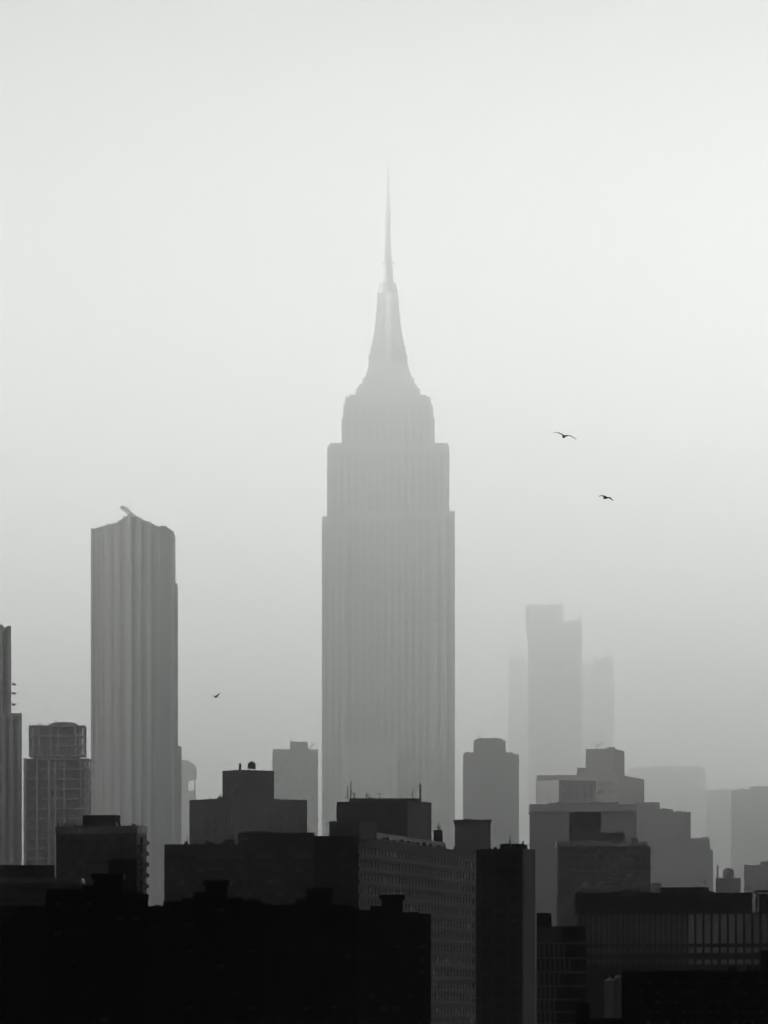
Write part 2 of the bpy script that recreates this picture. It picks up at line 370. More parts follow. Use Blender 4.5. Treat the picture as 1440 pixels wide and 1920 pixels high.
# ------------------------------------------------------------------ dark end tower right of the slab
d = 1480; pts = corner(893, 979, 1004, d, 24); b = Bld('office_tower', 'dark tower with paler blank end wall at the right end of the slab', 'tower', *center(pts))
b.block(pts, 0, Z(1591, d), 'brick_mid', {3: sp(bay=3.7, w=2.5, floor=3.35, h=1.9, top=1.6, m=.6, rows=14, glass='dull_glass', blinds=.18, bl='blind_dim', mull=2)}, par=.8)
b.block([(X(940, d + 8), d + 8), (X(982, d + 8), d + 8), (X(982, d + 8), d + 12), (X(940, d + 8), d + 12)], Z(1592, d), Z(1580, d), 'brick_dark', par=.2, part='roof_shed')
mb = MB()
C0, Cl = Vector(pts[0]), Vector(pts[1]); uu = (Cl - C0).normalized(); n2 = Vector((uu.y, -uu.x))
mb.prism([tuple(C0 + uu * .3), tuple(C0 + uu * .3 + n2 * .12), tuple(Cl - uu * .3 + n2 * .12), tuple(Cl - uu * .3)], 1, Z(1593, d), 'concrete_dark')
b.part(mb, 'end_wall', label='paler blank end wall')
mb = MB(); zt2 = Z(1591, d)
for k in range(6): xx = X(900 + k * 13, d + 10); mb.box(xx, xx + rnd.uniform(.5, 1.2), d + 13, d + 14, zt2 - .8, zt2 + rnd.uniform(.3, .9), 'steel')
b.part(mb, 'roof_vents')['kind'] = 'stuff'; clutter(b, pts, zt2, 5, 6, 2); b.done()
# ------------------------------------------------------------------ dark machine house with antennas
d = 1900; pts = corner(631, 764, 809, d, 26); b = Bld('antenna_block', 'dark windowless block bristling with thin roof antennas in front of the tallest skyscraper', 'building', *center(pts))
b.block(pts, 0, Z(1501, d), 'brick_dark', {3: sp(bay=3.0, w=.35, strip=True, strip_h=8, top=.8, h=1.2, floor=2.5, m=.4, rec=.12, glass='steel', part='louvre')}, par=.6)
zt3 = Z(1501, d)
mb = MB(); mb.prism(inner([(X(655, d + 5), d + 5), (X(790, d + 5), d + 5), (X(790, d + 5), d + 12), (X(655, d + 5), d + 12)], 1), zt3 - .6, zt3 + .9, 'steel'); b.part(mb, 'roof_deck')
for px, y, r_, cross in ((652, 1470, .06, 0), (658, 1462, .07, 0), (664, 1482, .05, 1), (688, 1484, .06, 1), (712, 1482, .05, 2), (753, 1485, .05, 0), (773, 1480, .05, 0), (788, 1468, .09, 1), (648, 1490, .05, 0), (733, 1490, .04, 0), (700, 1492, .04, 0)):
    mb = MB(); xx = X(px, d + 8); mb.bar((xx, d + 8, zt3 + .9), (xx, d + 8, Z(y, d)), r_ * 3.0, 'steel', r2=r_ * 1.8)
    if cross: zz = Z(y, d) - .8; mb.bar((xx - 1.2 * cross / 2, d + 8, zz), (xx + .9, d + 8, zz), .11, 'steel'); mb.bar((xx - .5, d + 8, zz - 1.2), (xx + .4, d + 8, zz - 1.2), .09, 'steel')
    b.part(mb, 'antenna')
mb = MB(); mb.lathe((X(693.5, d + 8), d + 8), [(.35, zt3 + .9), (.35, Z(1492, d)), (0, Z(1492, d))], 'steel', 10); b.part(mb, 'chimney')
b.done()
d = 1960; pts = rect(853, 920, d, 12); b = Bld('penthouse_block', 'small dark block with a flared flat top behind the long slab roof', 'building', *center(pts))
b.block(pts, 0, Z(1546, d), 'brick', par=.3)
mb = MB(); a, c = X(853, d), X(920, d); mb.prism([(a, d), (c, d), (c, d + 12), (a, d + 12)], Z(1546, d) + .003, Z(1537, d), 'brick', top=[(a - .5, d - .5), (c + .5, d - .5), (c + .5, d + 12.5), (a - .5, d + 12.5)])
b.part(mb, 'flared_top'); mb = MB(); mb.box(X(870, d + 4), X(884, d + 4), d + 4, d + 6, Z(1537, d), Z(1534, d), 'steel'); b.part(mb, 'roof_hatch'); b.done()
d = 1720; m_ = Bld('mast_cluster', 'short antenna mast on a small dark cabinet beside the flared block', 'antenna', X(822, d), d)
mb = MB(); xx = X(822, d); mb.box(xx - 1.4, xx + 1.2, d, d + 2, 0, Z(1556, d), 'steel'); m_.part(mb, 'cabinet')
mb = MB(); mb.bar((xx, d + 1, Z(1556, d)), (xx, d + 1, Z(1541, d)), .12, 'steel'); mb.box(xx - .5, xx - .2, d + .8, d + 1.2, Z(1552, d), Z(1548, d), 'steel'); mb.box(xx + .25, xx + .6, d + .8, d + 1.2, Z(1554, d), Z(1548, d), 'steel'); m_.part(mb, 'mast')
# ------------------------------------------------------------------ mid grey stepped block with water tank
d = 1890; pts = corner(355, 437, 576, d, 52); b = Bld('brick_building', 'grey stepped building with a water tank and a crooked pale flue pipe', 'building', *center(pts))
b.block(pts, 0, Z(1496, d), 'brick_mid', {0: sp(bay=4.2, w=.5, floor=3.2, h=1.3, top=2, rows=7, glass='glass_dark'), 3: sp(bay=5.5, w=1.2, floor=3.4, h=1.6, top=6, rows=6, glass='glass_dark')}, par=.7, cap=0)
b.block(corner(417, 447, 514, d + 5, 56), Z(1496, d) - .7, Z(1442, d), 'brick_mid', par=.5, part='upper_storey')
mb = MB(); c = (X(472, d + 8), d + 8); zb = Z(1442, d)
for k in range(4): a = math.pi / 4 + k * math.pi / 2; mb.bar((c[0] + math.cos(a), c[1] + math.sin(a), zb - .5), (c[0] + math.cos(a), c[1] + math.sin(a), zb + .5), .1, 'steel')
mb.lathe(c, [(0, zb + .5), (1.3, zb + .5), (1.25, zb + 2.1), (0, zb + 3.0)], 'tank_wood'); b.part(mb, 'water_tank')
mb = MB(); c2 = (X(450, d + 3), d + 3); mb.lathe(c2, [(.42, zb - .5), (.42, zb + 1.5), (.3, zb + 1.9), (0, zb + 1.9)], 'concrete_dark', 10); b.part(mb, 'chimney')
mb = MB(); yy = d - .4
for a, c in (((450, 1441), (450, 1467)), ((450, 1467), (435, 1482)), ((435, 1482), (434, 1552))):
    mb.bar((X(a[0], d), yy, Z(a[1], d)), (X(c[0], d), yy, Z(c[1], d)), .17, 'steel_pale', 8)
b.part(mb, 'flue_pipe')
mb = MB()
for px in (395, 408, 520, 535, 550): mb.box(X(px, d + 8), X(px + 5, d + 8), d + 24, d + 25, Z(1496, d) - .7, Z(1493.5, d), 'steel')
b.part(mb, 'roof_vents')['kind'] = 'stuff'; clutter(b, pts, Z(1496, d), 5, 5, 1); b.done()
# ------------------------------------------------------------------ left edge tower
d = 2230; pts = rect(-60, 21, d, 22); b = Bld('skyscraper', 'dark tower cut off by the left edge, with small ledges on its side', 'skyscraper', *center(pts))
b.block(pts, 0, Z(1176, d), 'concrete', {0: sp(bay=3.2, w=1.6, strip=True, strip_h=150, top=1.5, floor=3.6, h=2.0, rec=.2, part='window_strip')}, par=.8)
b.block(rect(-60, 41, d - 4, 24), 0, Z(1338, d), 'concrete', {0: sp(bay=3.2, w=1.6, strip=True, strip_h=100, top=1.5, floor=3.6, h=2.0, rec=.2, part='window_strip')}, par=.8, part='lower_storeys')
mb = MB(); mb.box(X(-60, d), X(4, d), d + 1, d + 8, Z(1176, d) - .8, Z(1171, d), 'steel'); mb.box(X(12, d), X(19, d), d + 2, d + 4, Z(1176, d) - .8, Z(1173, d), 'steel'); b.part(mb, 'roof_screen')
for y in (1280, 1297, 1318):
    mb = MB(); xx = X(21, d) + .003; mb.prism([(xx, d + 2), (xx + 1.3, d + 2), (xx + 1.3, d + 9), (xx, d + 9)], Z(y, d) - .5, Z(y, d), 'concrete'); b.part(mb, 'ledge')
b.done()
# ------------------------------------------------------------------ open concrete frame under construction
d = 2220; b = Bld('unfinished_tower', 'unfinished tower with open concrete frame floors and a stepped top', 'building under construction', X(105, d), d + 8)
fh = 18.6 * d / F
def frame(x0, x1, ytop, ybot, cols, d0, t, name):
    mb = MB(); zt = Z(ytop, d); a, c = X(x0, d), X(x1, d); k = 0
    n = int((Z(ytop, d) - Z(ybot, d)) / fh + .5)
    for k in range(n + 1):
        mb.box(a, c, d0, d0 + t, zt - k * fh - .42, zt - k * fh, 'concrete')
    for px in cols:
        for yy in (d0 + .15, d0 + t - .85):
            for k in range(n): mb.box(X(px, d) - .35, X(px, d) + .35, yy, yy + .7, zt - (k + 1) * fh + .003, zt - k * fh - .423, 'concrete')
    return b.part(mb, name)
frame(53, 158, 1359, 1421, (54.5, 71, 93.5, 108, 141, 149, 156.5), d + 3, 13, 'frame')
frame(44, 167, 1422, 1935, (46, 69, 92, 103, 120, 151, 160, 165.2), d, 18, 'frame')
zt = Z(1422, d)
mb = MB(); mb.box(X(60, d), X(148, d), d + 4.6, d + 14, Z(1421, d) + .01, Z(1360, d) - .43, 'concrete_dark'); b.part(mb, 'core')
mb = MB()   # glass set back behind the frame
for k in range(0, 28):
    z1_ = zt - k * fh - .43; z0_ = zt - (k + 1) * fh + .01
    mb.box(X(48, d), X(158 if k == 0 else 164, d), d + 1.0, d + 17, z0_, z1_, 'dull_glass' if k % 3 else 'glass')
o = b.part(mb, 'glazing')
mb = MB(); zz = Z(1359, d)
P_ = [(90, 1357), (96, 1354), (108, 1352.5), (125, 1352.5), (138, 1354), (143, 1357)]
pr = [(X(x, d), Z(y, d)) for x, y in P_]
for (a, c) in zip(pr, pr[1:]): mb.prism([(a[0], d + 5), (c[0], d + 5), (c[0], d + 12), (a[0], d + 12)], zz + .003, (a[1] + c[1]) / 2, 'concrete_dark')
for px, y in ((70, 1354), (75, 1355), (102, 1349), (60, 1357)): mb.box(X(px, d), X(px + 2, d), d + 6, d + 7, zz + .003, Z(y, d), 'steel')
b.part(mb, 'penthouse'); b.done()
# ------------------------------------------------------------------ tall pleated tower with a crane
d = 2500
prof = [(170, 992), (198, 985), (221, 979), (232, 970), (241, 966), (254, 969), (269, 975), (288, 982), (297, 988), (305, 984), (313, 988), (325, 997)]
b = Bld('skyscraper', 'tall pale-ribbed residential tower with a peaked ragged roofline under construction', 'skyscraper', X(248, d), d + 14)
xs = [170, 178, 186, 194, 203, 213, 223, 233, 243, 251, 260, 269.5, 279, 288, 297, 304.5, 312, 318.5, 325]
def ytop(x):
    for (a, ya), (c, yc) in zip(prof, prof[1:]):
        if a <= x <= c: return ya + (yc - ya) * (x - a) / (c - a)
    return prof[-1][1]
mb = MB(); cor = 245.0
def dy(x): return d + abs(x - cor) * 0.03     # two faces meeting at an obtuse front edge
for a, c in zip(xs, xs[1:]):                  # pleats: each bay a shallow fold
    m = a + (c - a) * .62
    pts = [(X(a, d), dy(a)), (X(m, d), dy(m) + .04), (X(c, d), dy(c)), (X(c, d), d + 26), (X(a, d), d + 26)]
    for i in range(3):
        pass
    z = [Z(ytop(a), d), Z(ytop(m), d), Z(ytop(c), d)]
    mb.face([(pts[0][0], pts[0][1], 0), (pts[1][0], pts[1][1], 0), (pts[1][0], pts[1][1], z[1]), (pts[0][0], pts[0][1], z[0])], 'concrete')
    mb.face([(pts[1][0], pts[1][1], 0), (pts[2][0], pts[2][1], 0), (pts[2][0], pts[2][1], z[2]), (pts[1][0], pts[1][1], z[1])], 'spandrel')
    mb.face([(pts[0][0], pts[0][1], z[0]), (pts[1][0], pts[1][1], z[1]), (pts[2][0], pts[2][1], z[2]), (pts[3][0], pts[3][1], z[2]), (pts[4][0], pts[4][1], z[0])], 'roofing')
    mb.face([(pts[4][0], pts[4][1], 0), (pts[4][0], pts[4][1], z[0]), (pts[3][0], pts[3][1], z[2]), (pts[3][0], pts[3][1], 0)], 'concrete')
a, c = xs[0], xs[-1]
mb.face([(X(a, d), d + 26, 0), (X(a, d), dy(a), 0), (X(a, d), dy(a), Z(ytop(a), d)), (X(a, d), d + 26, Z(ytop(a), d))], 'concrete')
mb.face([(X(c, d), dy(c), 0), (X(c, d), d + 26, 0), (X(c, d), d + 26, Z(ytop(c), d)), (X(c, d), dy(c), Z(ytop(c), d))], 'concrete')
b.part(mb, 'wall')
b.block([(X(325, d) + .003, d + 10), (X(330, d), d + 10), (X(330, d), d + 26), (X(325, d) + .003, d + 26)], 0, Z(1090, d), 'concrete', part='side_bay', par=.5)
b.block([(X(330, d) + .003, d + 12), (X(337, d), d + 12), (X(337, d), d + 26), (X(330, d) + .003, d + 26)], 0, Z(1396, d), 'concrete', part='side_bay', par=.5)
for x, wd in ((172, 1.2), (203, 2.6), (223, 1.0), (243, 1.9), (260, 2.4), (279, 2.2), (297, .9), (323, 1.3)):
    mb = MB(); xx = X(x, d); y_ = dy(x); wd *= .8; mb.box(xx - wd / 2, xx + wd / 2, y_ - .14, y_ + .25, 0, Z(ytop(x), d) + .4, 'panel_mid'); b.part(mb, 'pier')
mb = MB()
for k in range(1, 60):
    zz = Z(1000, d) - k * 4.4
    if zz < 5: break
    for a, c in zip(xs, xs[1:]):
        m = a + (c - a) * .62
        mb.prism([(X(m, d) + .3, dy(m) - .03), (X(c, d) - .5, dy(c) - .06), (X(c, d) - .5, dy(c) + .3), (X(m, d) + .3, dy(m) + .55)], zz, zz + 1.4, 'concrete')
b.part(mb, 'floor_bands')['kind'] = 'stuff'
mb = MB()
for k in range(40):
    x = rnd.uniform(173, 322); zz = Z(ytop(x), d); xx = X(x, d); mb.bar((xx, d + rnd.uniform(4, 16), zz - 1), (xx + rnd.uniform(-.2, .2), d + 6, zz + rnd.uniform(.3, 1.6)), .12, 'steel', 4)
b.part(mb, 'scaffold_poles')['kind'] = 'stuff'
b.done()
cr = Bld('tower_crane', 'luffing tower crane leaning out to the left above the ragged rooftop', 'crane', X(246, d), d + 20)
cr.root.location.z = Z(975, d); cr.o = (cr.o[0], cr.o[1], Z(975, d))
mb = MB(); xb, yb = X(247, d), d + 20
for sx, sy in ((-.8, -.8), (.8, -.8), (.8, .8), (-.8, .8)): mb.bar((xb + sx, yb + sy, Z(985, d)), (xb + sx, yb + sy, Z(966, d)), .12, 'steel', 4)
for k in range(4): zz = Z(983 - k * 4, d); mb.bar((xb - .8, yb - .8, zz), (xb + .8, yb - .8, zz + .8), .08, 'steel', 4)
cr.part(mb, 'mast')
def truss(a, c, hw, m, n, nm):
    mb = MB(); a, c = Vector(a), Vector(c); dr = (c - a).normalized(); up = dr.cross(Vector((0, 1, 0))).normalized()
    offs = [up * hw, -up * hw * .5 + Vector((0, hw, 0)), -up * hw * .5 - Vector((0, hw, 0))]
    for o in offs: mb.bar(a + o, c + o * .5, .28, m, 4)
    for k in range(n):
        t0, t1 = k / n, (k + 1) / n; p, q = a.lerp(c, t0), a.lerp(c, t1)
        for i in range(3): mb.bar(p + offs[i] * (1 - .5 * t0), q + offs[(i + 1) % 3] * (1 - .5 * t1), .16, m, 4)
    return cr.part(mb, nm)
truss((X(264, d), yb, Z(973, d)), (X(223, d), yb, Z(941, d)), 1.1, 'steel', 9, 'jib')
truss((X(243, d), yb, Z(966, d)), (X(268, d), yb, Z(974, d)), .8, 'steel', 3, 'counter_jib')
mb = MB(); mb.bar((X(245, d), yb, Z(966, d)), (X(236, d), yb, Z(944, d)), .2, 'steel', 4); mb.bar((X(236, d), yb, Z(944, d)), (X(223, d), yb, Z(941, d)), .15, 'steel', 4); cr.part(mb, 'stay')
# small building right of the ribbed tower
d = 3300; b = Bld('apartment_building', 'hazy building with rounded overhanging top just right of the ribbed tower', 'building', X(345, d), d + 10)
b.block(rect(326, 353, d, 18), 0, Z(1465, d), 'concrete_dark', part='wall')
b.block(rect(330, 355, d, 18), Z(1465, d) + .01, Z(1425, d), 'concrete_dark', part='upper_storeys', par=.4)
mb = MB(); r0 = X(355, d) + .003
for k, (x, y) in enumerate(((359, 1429), (363, 1432), (366, 1435), (367.5, 1439))):
    x1_ = X(x, d); mb.box(r0, x1_, d + 1, d + 16, Z((1462, 1464, 1466, 1468)[k] - 3 * k, d), Z(y, d), 'concrete_dark'); r0 = x1_ + .003
b.part(mb, 'rounded_end')
mb = MB(); mb.box(X(353, d) + .003, X(366, d), d + 2, d + 16, 0, Z(1482, d), 'concrete_dark'); mb.bar((X(365, d), d + 3, Z(1482, d)), (X(365, d), d + 3, Z(1464, d)), .4, 'steel'); b.part(mb, 'lower_storeys'); b.done()
# ------------------------------------------------------------------ diamond-lattice tower
d = 2850; pts = rect(511, 596, d, 18); b = Bld('lattice_tower', 'pale tower with a diamond lattice facade beside the tallest skyscraper', 'tower', *center(pts))
b.block(pts, 0, Z(1405, d), 'concrete_dark', par=.7)
b.block(rect(544, 577, d + 4, 9), Z(1405, d) - .7, Z(1390, d), 'concrete_dark', par=.3, part='penthouse')
mb = MB(); a, c = X(511, d), X(596, d); n = 5; wv = (c - a) / n; hv = wv * 2.2; z = Z(1405, d) - .6
while z > 40:
    for k in range(n):
        x0 = a + k * wv
        for (p, q) in (((x0 + wv / 2, z), (x0, z - hv / 2)), ((x0 + wv / 2, z), (x0 + wv, z - hv / 2)), ((x0, z - hv / 2), (x0 + wv / 2, z - hv)), ((x0 + wv, z - hv / 2), (x0 + wv / 2, z - hv))):
            mb.bar((p[0], d - .15, p[1]), (q[0], d - .15, q[1]), .6, 'concrete', 4)
    z -= hv
b.part(mb, 'lattice')
mb = MB(); z = Z(1405, d) - 1.2
while z > 40:
    for k in range(n * 2):
        x0 = a + k * wv / 2; 
        if k % 2 == 0 or True: mb.box(x0 + .5, x0 + wv / 2 - .5, d - .06, d - .003, z - 2.6, z, 'glass')
    z -= 4.2
b.part(mb, 'windows')['kind'] = 'stuff'
mb = MB(); mb.bar((X(547, d + 6), d + 6, Z(1390, d)), (X(547, d + 6), d + 6, Z(1385, d)), .3, 'steel'); mb.bar((X(577, d + 6), d + 6, Z(1405, d)), (X(588, d + 6), d + 6, Z(1394, d)), .3, 'steel', 4); mb.bar((X(588, d + 6), d + 6, Z(1394, d)), (X(582, d + 6), d + 6, Z(1391, d)), .25, 'steel', 4); b.part(mb, 'roof_davit'); b.done()
# ------------------------------------------------------------------ the tallest skyscraper
d = 3000; cx = X(728, d); S = d / F
b = Bld('skyscraper', 'tallest skyscraper with stepped crown and slender antenna spire at the centre', 'skyscraper', cx, d + 45)
def tier(x0, x1, y1, y0, d0, t, name, specs=None, m='limestone', par=.6):
    return b.block([(X(x0, d), d0), (X(x1, d), d0), (X(x1, d), d0 + t), (X(x0, d), d0 + t)], Z(y0, d), Z(y1, d), m, specs, par=par, part=name)
st = lambda h, bay=3.7, w=1.75, m=.9, top=4: sp(bay=bay, w=w, strip=True, strip_h=h, top=top, floor=3.9, h=2.2, rec=.08, m=m, glass='steel', part='window_strip')
H1 = Z(965, d)
# shaft: two end pavilions standing forward of a recessed middle bay
def sh(x0, x1, ytp, d0, t, name, hh): return tier(x0, x1, ytp, 1950, d0, t, name, {0: st(hh)})
sh(603.5, 646, 968, d, 95, 'shaft_wing', 238)
b.block([(X(646, d) + .003, d + .5), (X(812, d) - .003, d + .5), (X(812, d) - .003, d + 92), (X(646, d) + .003, d + 92)], 0, Z(958, d), 'limestone', {0: st(240)}, part='shaft')
sh(812, 853, 958, d, 95, 'shaft_wing', 240)
b.block([(X(645, d), d - 14), (X(745, d), d - 14), (X(745, d), d - .003), (X(645, d), d - .003)], 0, Z(1400, d), 'limestone_light', {0: sp(bay=4.2, w=1.4, floor=3.8, h=1.7, top=3, rows=10, m=1.5, rec=.1, glass='spandrel', blinds=.2)}, part='low_wing')
b.block([(X(613, d), d + 8), (X(843, d), d + 8), (X(843, d), d + 86), (X(613, d), d + 86)], Z(958, d) - .6 + .01, Z(834, d), 'limestone', {0: st(30, m=2)}, part='upper_tier')
b.block([(X(618, d), d + 10), (X(843, d) - .6, d + 10), (X(843, d) - .6, d + 84), (X(618, d), d + 84)], Z(834, d) + .003, Z(827, d), 'limestone', part='upper_tier', par=.5)
b.block([(X(640, d), d + 14), (X(815.5, d), d + 14), (X(815.5, d), d + 76), (X(640, d), d + 76)], Z(827, d) - .5 + .01, Z(778, d), 'limestone', {0: st(11, m=1.5, top=1.2)}, part='crown_tier')
b.block([(X(643, d), d + 16), (X(812.5, d), d + 16), (X(812.5, d), d + 74), (X(643, d), d + 74)], Z(778, d) - .6 + .01, Z(752, d), 'limestone', {0: st(5.5, m=1.5, top=.8)}, part='crown_tier')
b.block([(X(647, d), d + 18), (X(808, d), d + 18), (X(808, d), d + 72), (X(647, d), d + 72)], Z(752, d) - .6 + .01, Z(737, d), 'limestone', part='crown_tier', par=1.0)
b.block([(X(655, d), d + 20), (X(800, d), d + 20), (X(800, d), d + 70), (X(655, d), d + 70)], Z(737, d) - 1 + .01, Z(732, d), 'limestone', part='crown_tier', par=.4)
z0 = Z(732, d) - .4
for i, (x0, x1, y) in enumerate(((667, 788, 716), (672, 783, 708), (680, 777, 694), (686, 771, 683), (689.5, 767.5, 672), (692.5, 763, 660))):
    hw = (X(x1, d) - X(x0, d)) / 2; c = (X((x0 + x1) / 2, d), d + 45)
    pts = [(c[0] - hw, c[1] - hw), (c[0] + hw, c[1] - hw), (c[0] + hw, c[1] + hw), (c[0] - hw, c[1] + hw)]
    b.block(pts, z0, Z(y, d), 'limestone_light', part='mast_base', par=.4); z0 = Z(y, d) - .4 + .01
yc = d + 45; cx = X(727.5, d)
prf = [(760.5, 655), (757, 636), (753.6, 614), (750.2, 590), (748.6, 566), (747.2, 541), (746.6, 530)]
def oc(r): return [(cx - r, yc - r), (cx + r, yc - r), (cx + r, yc + r), (cx - r, yc + r)]
mb = MB(); zp = z0
stp = [(762, 657), (760, 648), (757.5, 638), (755.5, 627), (753.6, 614), (752.2, 602), (750.6, 589), (749.4, 576), (748.6, 560), (747.6, 544), (747, 530)]
for (x, y) in stp:
    r_ = X(x, d) - cx; z_ = Z(y, d); mb.prism(oc(r_), zp, z_, 'aluminium', top=oc(r_ - .12)); zp = z_ + .002
b.part(mb, 'mooring_mast')
mb = MB()
for s in (-1, 1):
    for nx_, ny_ in ((0, -1), (1, 0), (0, 1), (-1, 0)):          # stepped wings flanking each glazed strip
        for (xa, ya, yb_) in ((764.5, 664, 646), (760.5, 646, 630), (757, 630, 612), (753.5, 612, 592), (751, 592, 568), (749, 568, 542)):
            ra = X(xa, d) - cx; tx, ty = -ny_, nx_; c0, c1 = s * 2.2, s * 3.0
            q = [(cx + nx_ * r_ + tx * c, yc + ny_ * r_ + ty * c) for r_, c in ((0.5, c0), (ra, c0), (ra, c1), (0.5, c1))]
            if (q[1][0] - q[0][0]) * (q[2][1] - q[1][1]) - (q[1][1] - q[0][1]) * (q[2][0] - q[1][0]) < 0: q.reverse()
            mb.prism(q, Z(ya, d) + .003, Z(yb_, d), 'aluminium')
b.part(mb, 'mast_wings')
for s_, nx, ny in ((0, 0, -1), (1, 1, 0), (2, 0, 1), (3, -1, 0)):   # glazed strip up each face of the mast between two wings
    mb = MB()
    for (xa, ya), (xb_, yb_) in zip([(762, 660)] + prf, prf):
        ra, rb_ = X(xa, d) - cx + .12, X(xb_, d) - cx + .12; h_ = 1.5
        tx, ty = -ny, nx
        pa = [(cx + nx * ra + tx * k, yc + ny * ra + ty * k) for k in (-h_, h_)]; pb = [(cx + nx * rb_ + tx * k, yc + ny * rb_ + ty * k) for k in (-h_, h_)]
        mb.face([(*pa[0], Z(ya, d)), (*pa[1], Z(ya, d)), (*pb[1], Z(yb_, d)), (*pb[0], Z(yb_, d))], 'mast_glass')
        qa = [(cx + nx * (ra - .4) + tx * k, yc + ny * (ra - .4) + ty * k) for k in (-h_, h_)]; qb = [(cx + nx * (rb_ - .4) + tx * k, yc + ny * (rb_ - .4) + ty * k) for k in (-h_, h_)]
        for k in (0, 1): mb.face([(*pa[k], Z(ya, d)), (*pb[k], Z(yb_, d)), (*qb[k], Z(yb_, d)), (*qa[k], Z(ya, d))], 'aluminium')
    b.part(mb, 'mast_window')
rr = lambda x: X(x, d) - cx
mb = MB(); mb.lathe((cx, yc), [(rr(746.5), zp), (rr(746), Z(524, d)), (rr(744), Z(511, d)), (rr(741), Z(510.5, d)), (0, Z(510, d))], 'antenna_grey', 20); b.part(mb, 'mast_cap')
mb = MB(); mb.lathe((cx, yc), [(rr(737.5), Z(510.5, d)), (rr(737), Z(490, d)), (rr(736), Z(474, d)), (rr(740), Z(473, d)), (rr(740), Z(470, d)), (rr(735), Z(469, d))], 'antenna_grey', 14); b.part(mb, 'antenna_base')
def lattice(x0, x1, y0, y1, n, nm):
    mb = MB(); r0_, r1_ = x0 * S, x1 * S
    P0 = [Vector((cx + sx * r0_, yc + sy * r0_, Z(y0, d))) for sx, sy in ((-1, -1), (1, -1), (1, 1), (-1, 1))]
    P1 = [Vector((cx + sx * r1_, yc + sy * r1_, Z(y1, d))) for sx, sy in ((-1, -1), (1, -1), (1, 1), (-1, 1))]
    for a, c in zip(P0, P1): mb.bar(a, c, .28 * min(1, r0_), 'antenna_grey', 5)
    for k in range(n):
        for i in range(4):
            a, c = P0[i].lerp(P1[i], k / n), P0[(i + 1) % 4].lerp(P1[(i + 1) % 4], (k + 1) / n); mb.bar(a, c, .16 * min(1, r0_), 'antenna_grey', 4)
            e = P0[(i + 1) % 4].lerp(P1[(i + 1) % 4], k / n); f = P0[i].lerp(P1[i], k / n); mb.bar(f, e, .16 * min(1, r0_), 'antenna_grey', 4)
    mb.lathe((cx, yc), [(r0_ * .85, Z(y0, d)), (r1_ * .85, Z(y1, d)), (0, Z(y1, d) + .1)], 'antenna_grey', 8)
    return b.part(mb, nm)
lattice(6.5, 5.2, 469, 432, 6, 'antenna'); lattice(5.2, 4.6, 432, 366, 10, 'antenna'); lattice(3.8, 2.2, 366, 300, 10, 'antenna')
mb = MB(); mb.bar((cx, yc, Z(300, d)), (cx, yc, Z(272, d)), .5, 'antenna_grey', 8, r2=.2); b.part(mb, 'antenna_tip'); b.done()
# ------------------------------------------------------------------ right of the tallest: stepped block
d = 2700; pts = rect(868, 973, d, 20); b = Bld('stepped_tower', 'grey flat-fronted tower with a narrower stepped top right of the tallest skyscraper', 'tower', *center(pts))
b.block(pts, 0, Z(1414, d), 'concrete_dark', {0: sp(bay=3.6, w=1.6, floor=3.6, h=1.7, top=3, rows=10, m=1.5, glass='glass')}, par=.6)
b.block(rect(871, 962, d + 1.5, 16), Z(1414, d) - .6 + .01, Z(1410, d), 'concrete_dark', part='parapet_step', par=.3)
b.block(rect(888, 948, d + 3, 14), Z(1414, d) - .6 + .02, Z(1388, d), 'concrete_dark', part='upper_storeys', par=.5)
mb = MB()
for x0, x1, y in ((891, 944, 1385), (898, 936, 1382.5)): mb.box(X(x0, d), X(x1, d), d + (5 if y > 1384 else 6), d + (13 if y > 1384 else 12), Z(1388, d) - .5, Z(y, d), 'concrete_dark')
b.part(mb, 'penthouse'); clutter(b, rect(890, 946, d + 4, 10), Z(1388, d), 4, 5, 1, 1.3); b.done()
# ------------------------------------------------------------------ hazy far towers
d = 4700; b = Bld('skyscraper', 'hazy twin-topped skyscraper, tallest of the faint group on the right', 'skyscraper', X(1038, d), d + 20)
b.block(rect(990, 1091, d, 40), 0, Z(1163, d), 'spandrel', {0: sp(bay=6, w=4, strip=True, strip_h=200, top=4, floor=4, h=3, rec=.3, part='window_strip')}, par=1)
b.block(rect(985.5, 1056, d - 2, 38), Z(1182, d), Z(1134, d), 'spandrel', part='crown', par=1)
mb = MB(); mb.prism([(X(990, d), d - 1.5), (X(1050, d), d - 1.5), (X(1050, d), d - .003), (X(990, d), d - .003)], Z(1200, d), Z(1182, d) - .003, 'spandrel', top=[(X(985.5, d), d - 2), (X(1056, d), d - 2), (X(1056, d), d - .003), (X(985.5, d), d - .003)]); b.part(mb, 'crown_bracket')
mb = MB(); mb.bar((X(1050, d), d + 10, Z(1134, d)), (X(1050, d), d + 10, Z(1116, d)), .5, 'steel'); mb.bar((X(1088, d), d + 10, Z(1163, d)), (X(1088, d), d + 10, Z(1150, d)), .7, 'steel'); b.part(mb, 'roof_mast'); b.done()
d = 5600; pts = rect(953, 1000, d, 40); b = Bld('skyscraper', 'very faint tower peeping out left of the hazy twin-topped skyscraper', 'skyscraper', *center(pts))
b.block(pts, 0, Z(1238, d), 'spandrel', {0: sp(bay=6, w=4, strip=True, strip_h=150, top=4, floor=4, h=3, rec=.3, part='window_strip')}, par=1)
b.block(rect(958, 984, d + 5, 25), Z(1238, d) - .9, Z(1228, d), 'spandrel', par=.5, part='penthouse'); b.done()
d = 5500; pts = rect(1085, 1151, d, 40); b = Bld('skyscraper', 'very faint flat-topped tower right of the hazy twin-topped skyscraper', 'skyscraper', *center(pts))
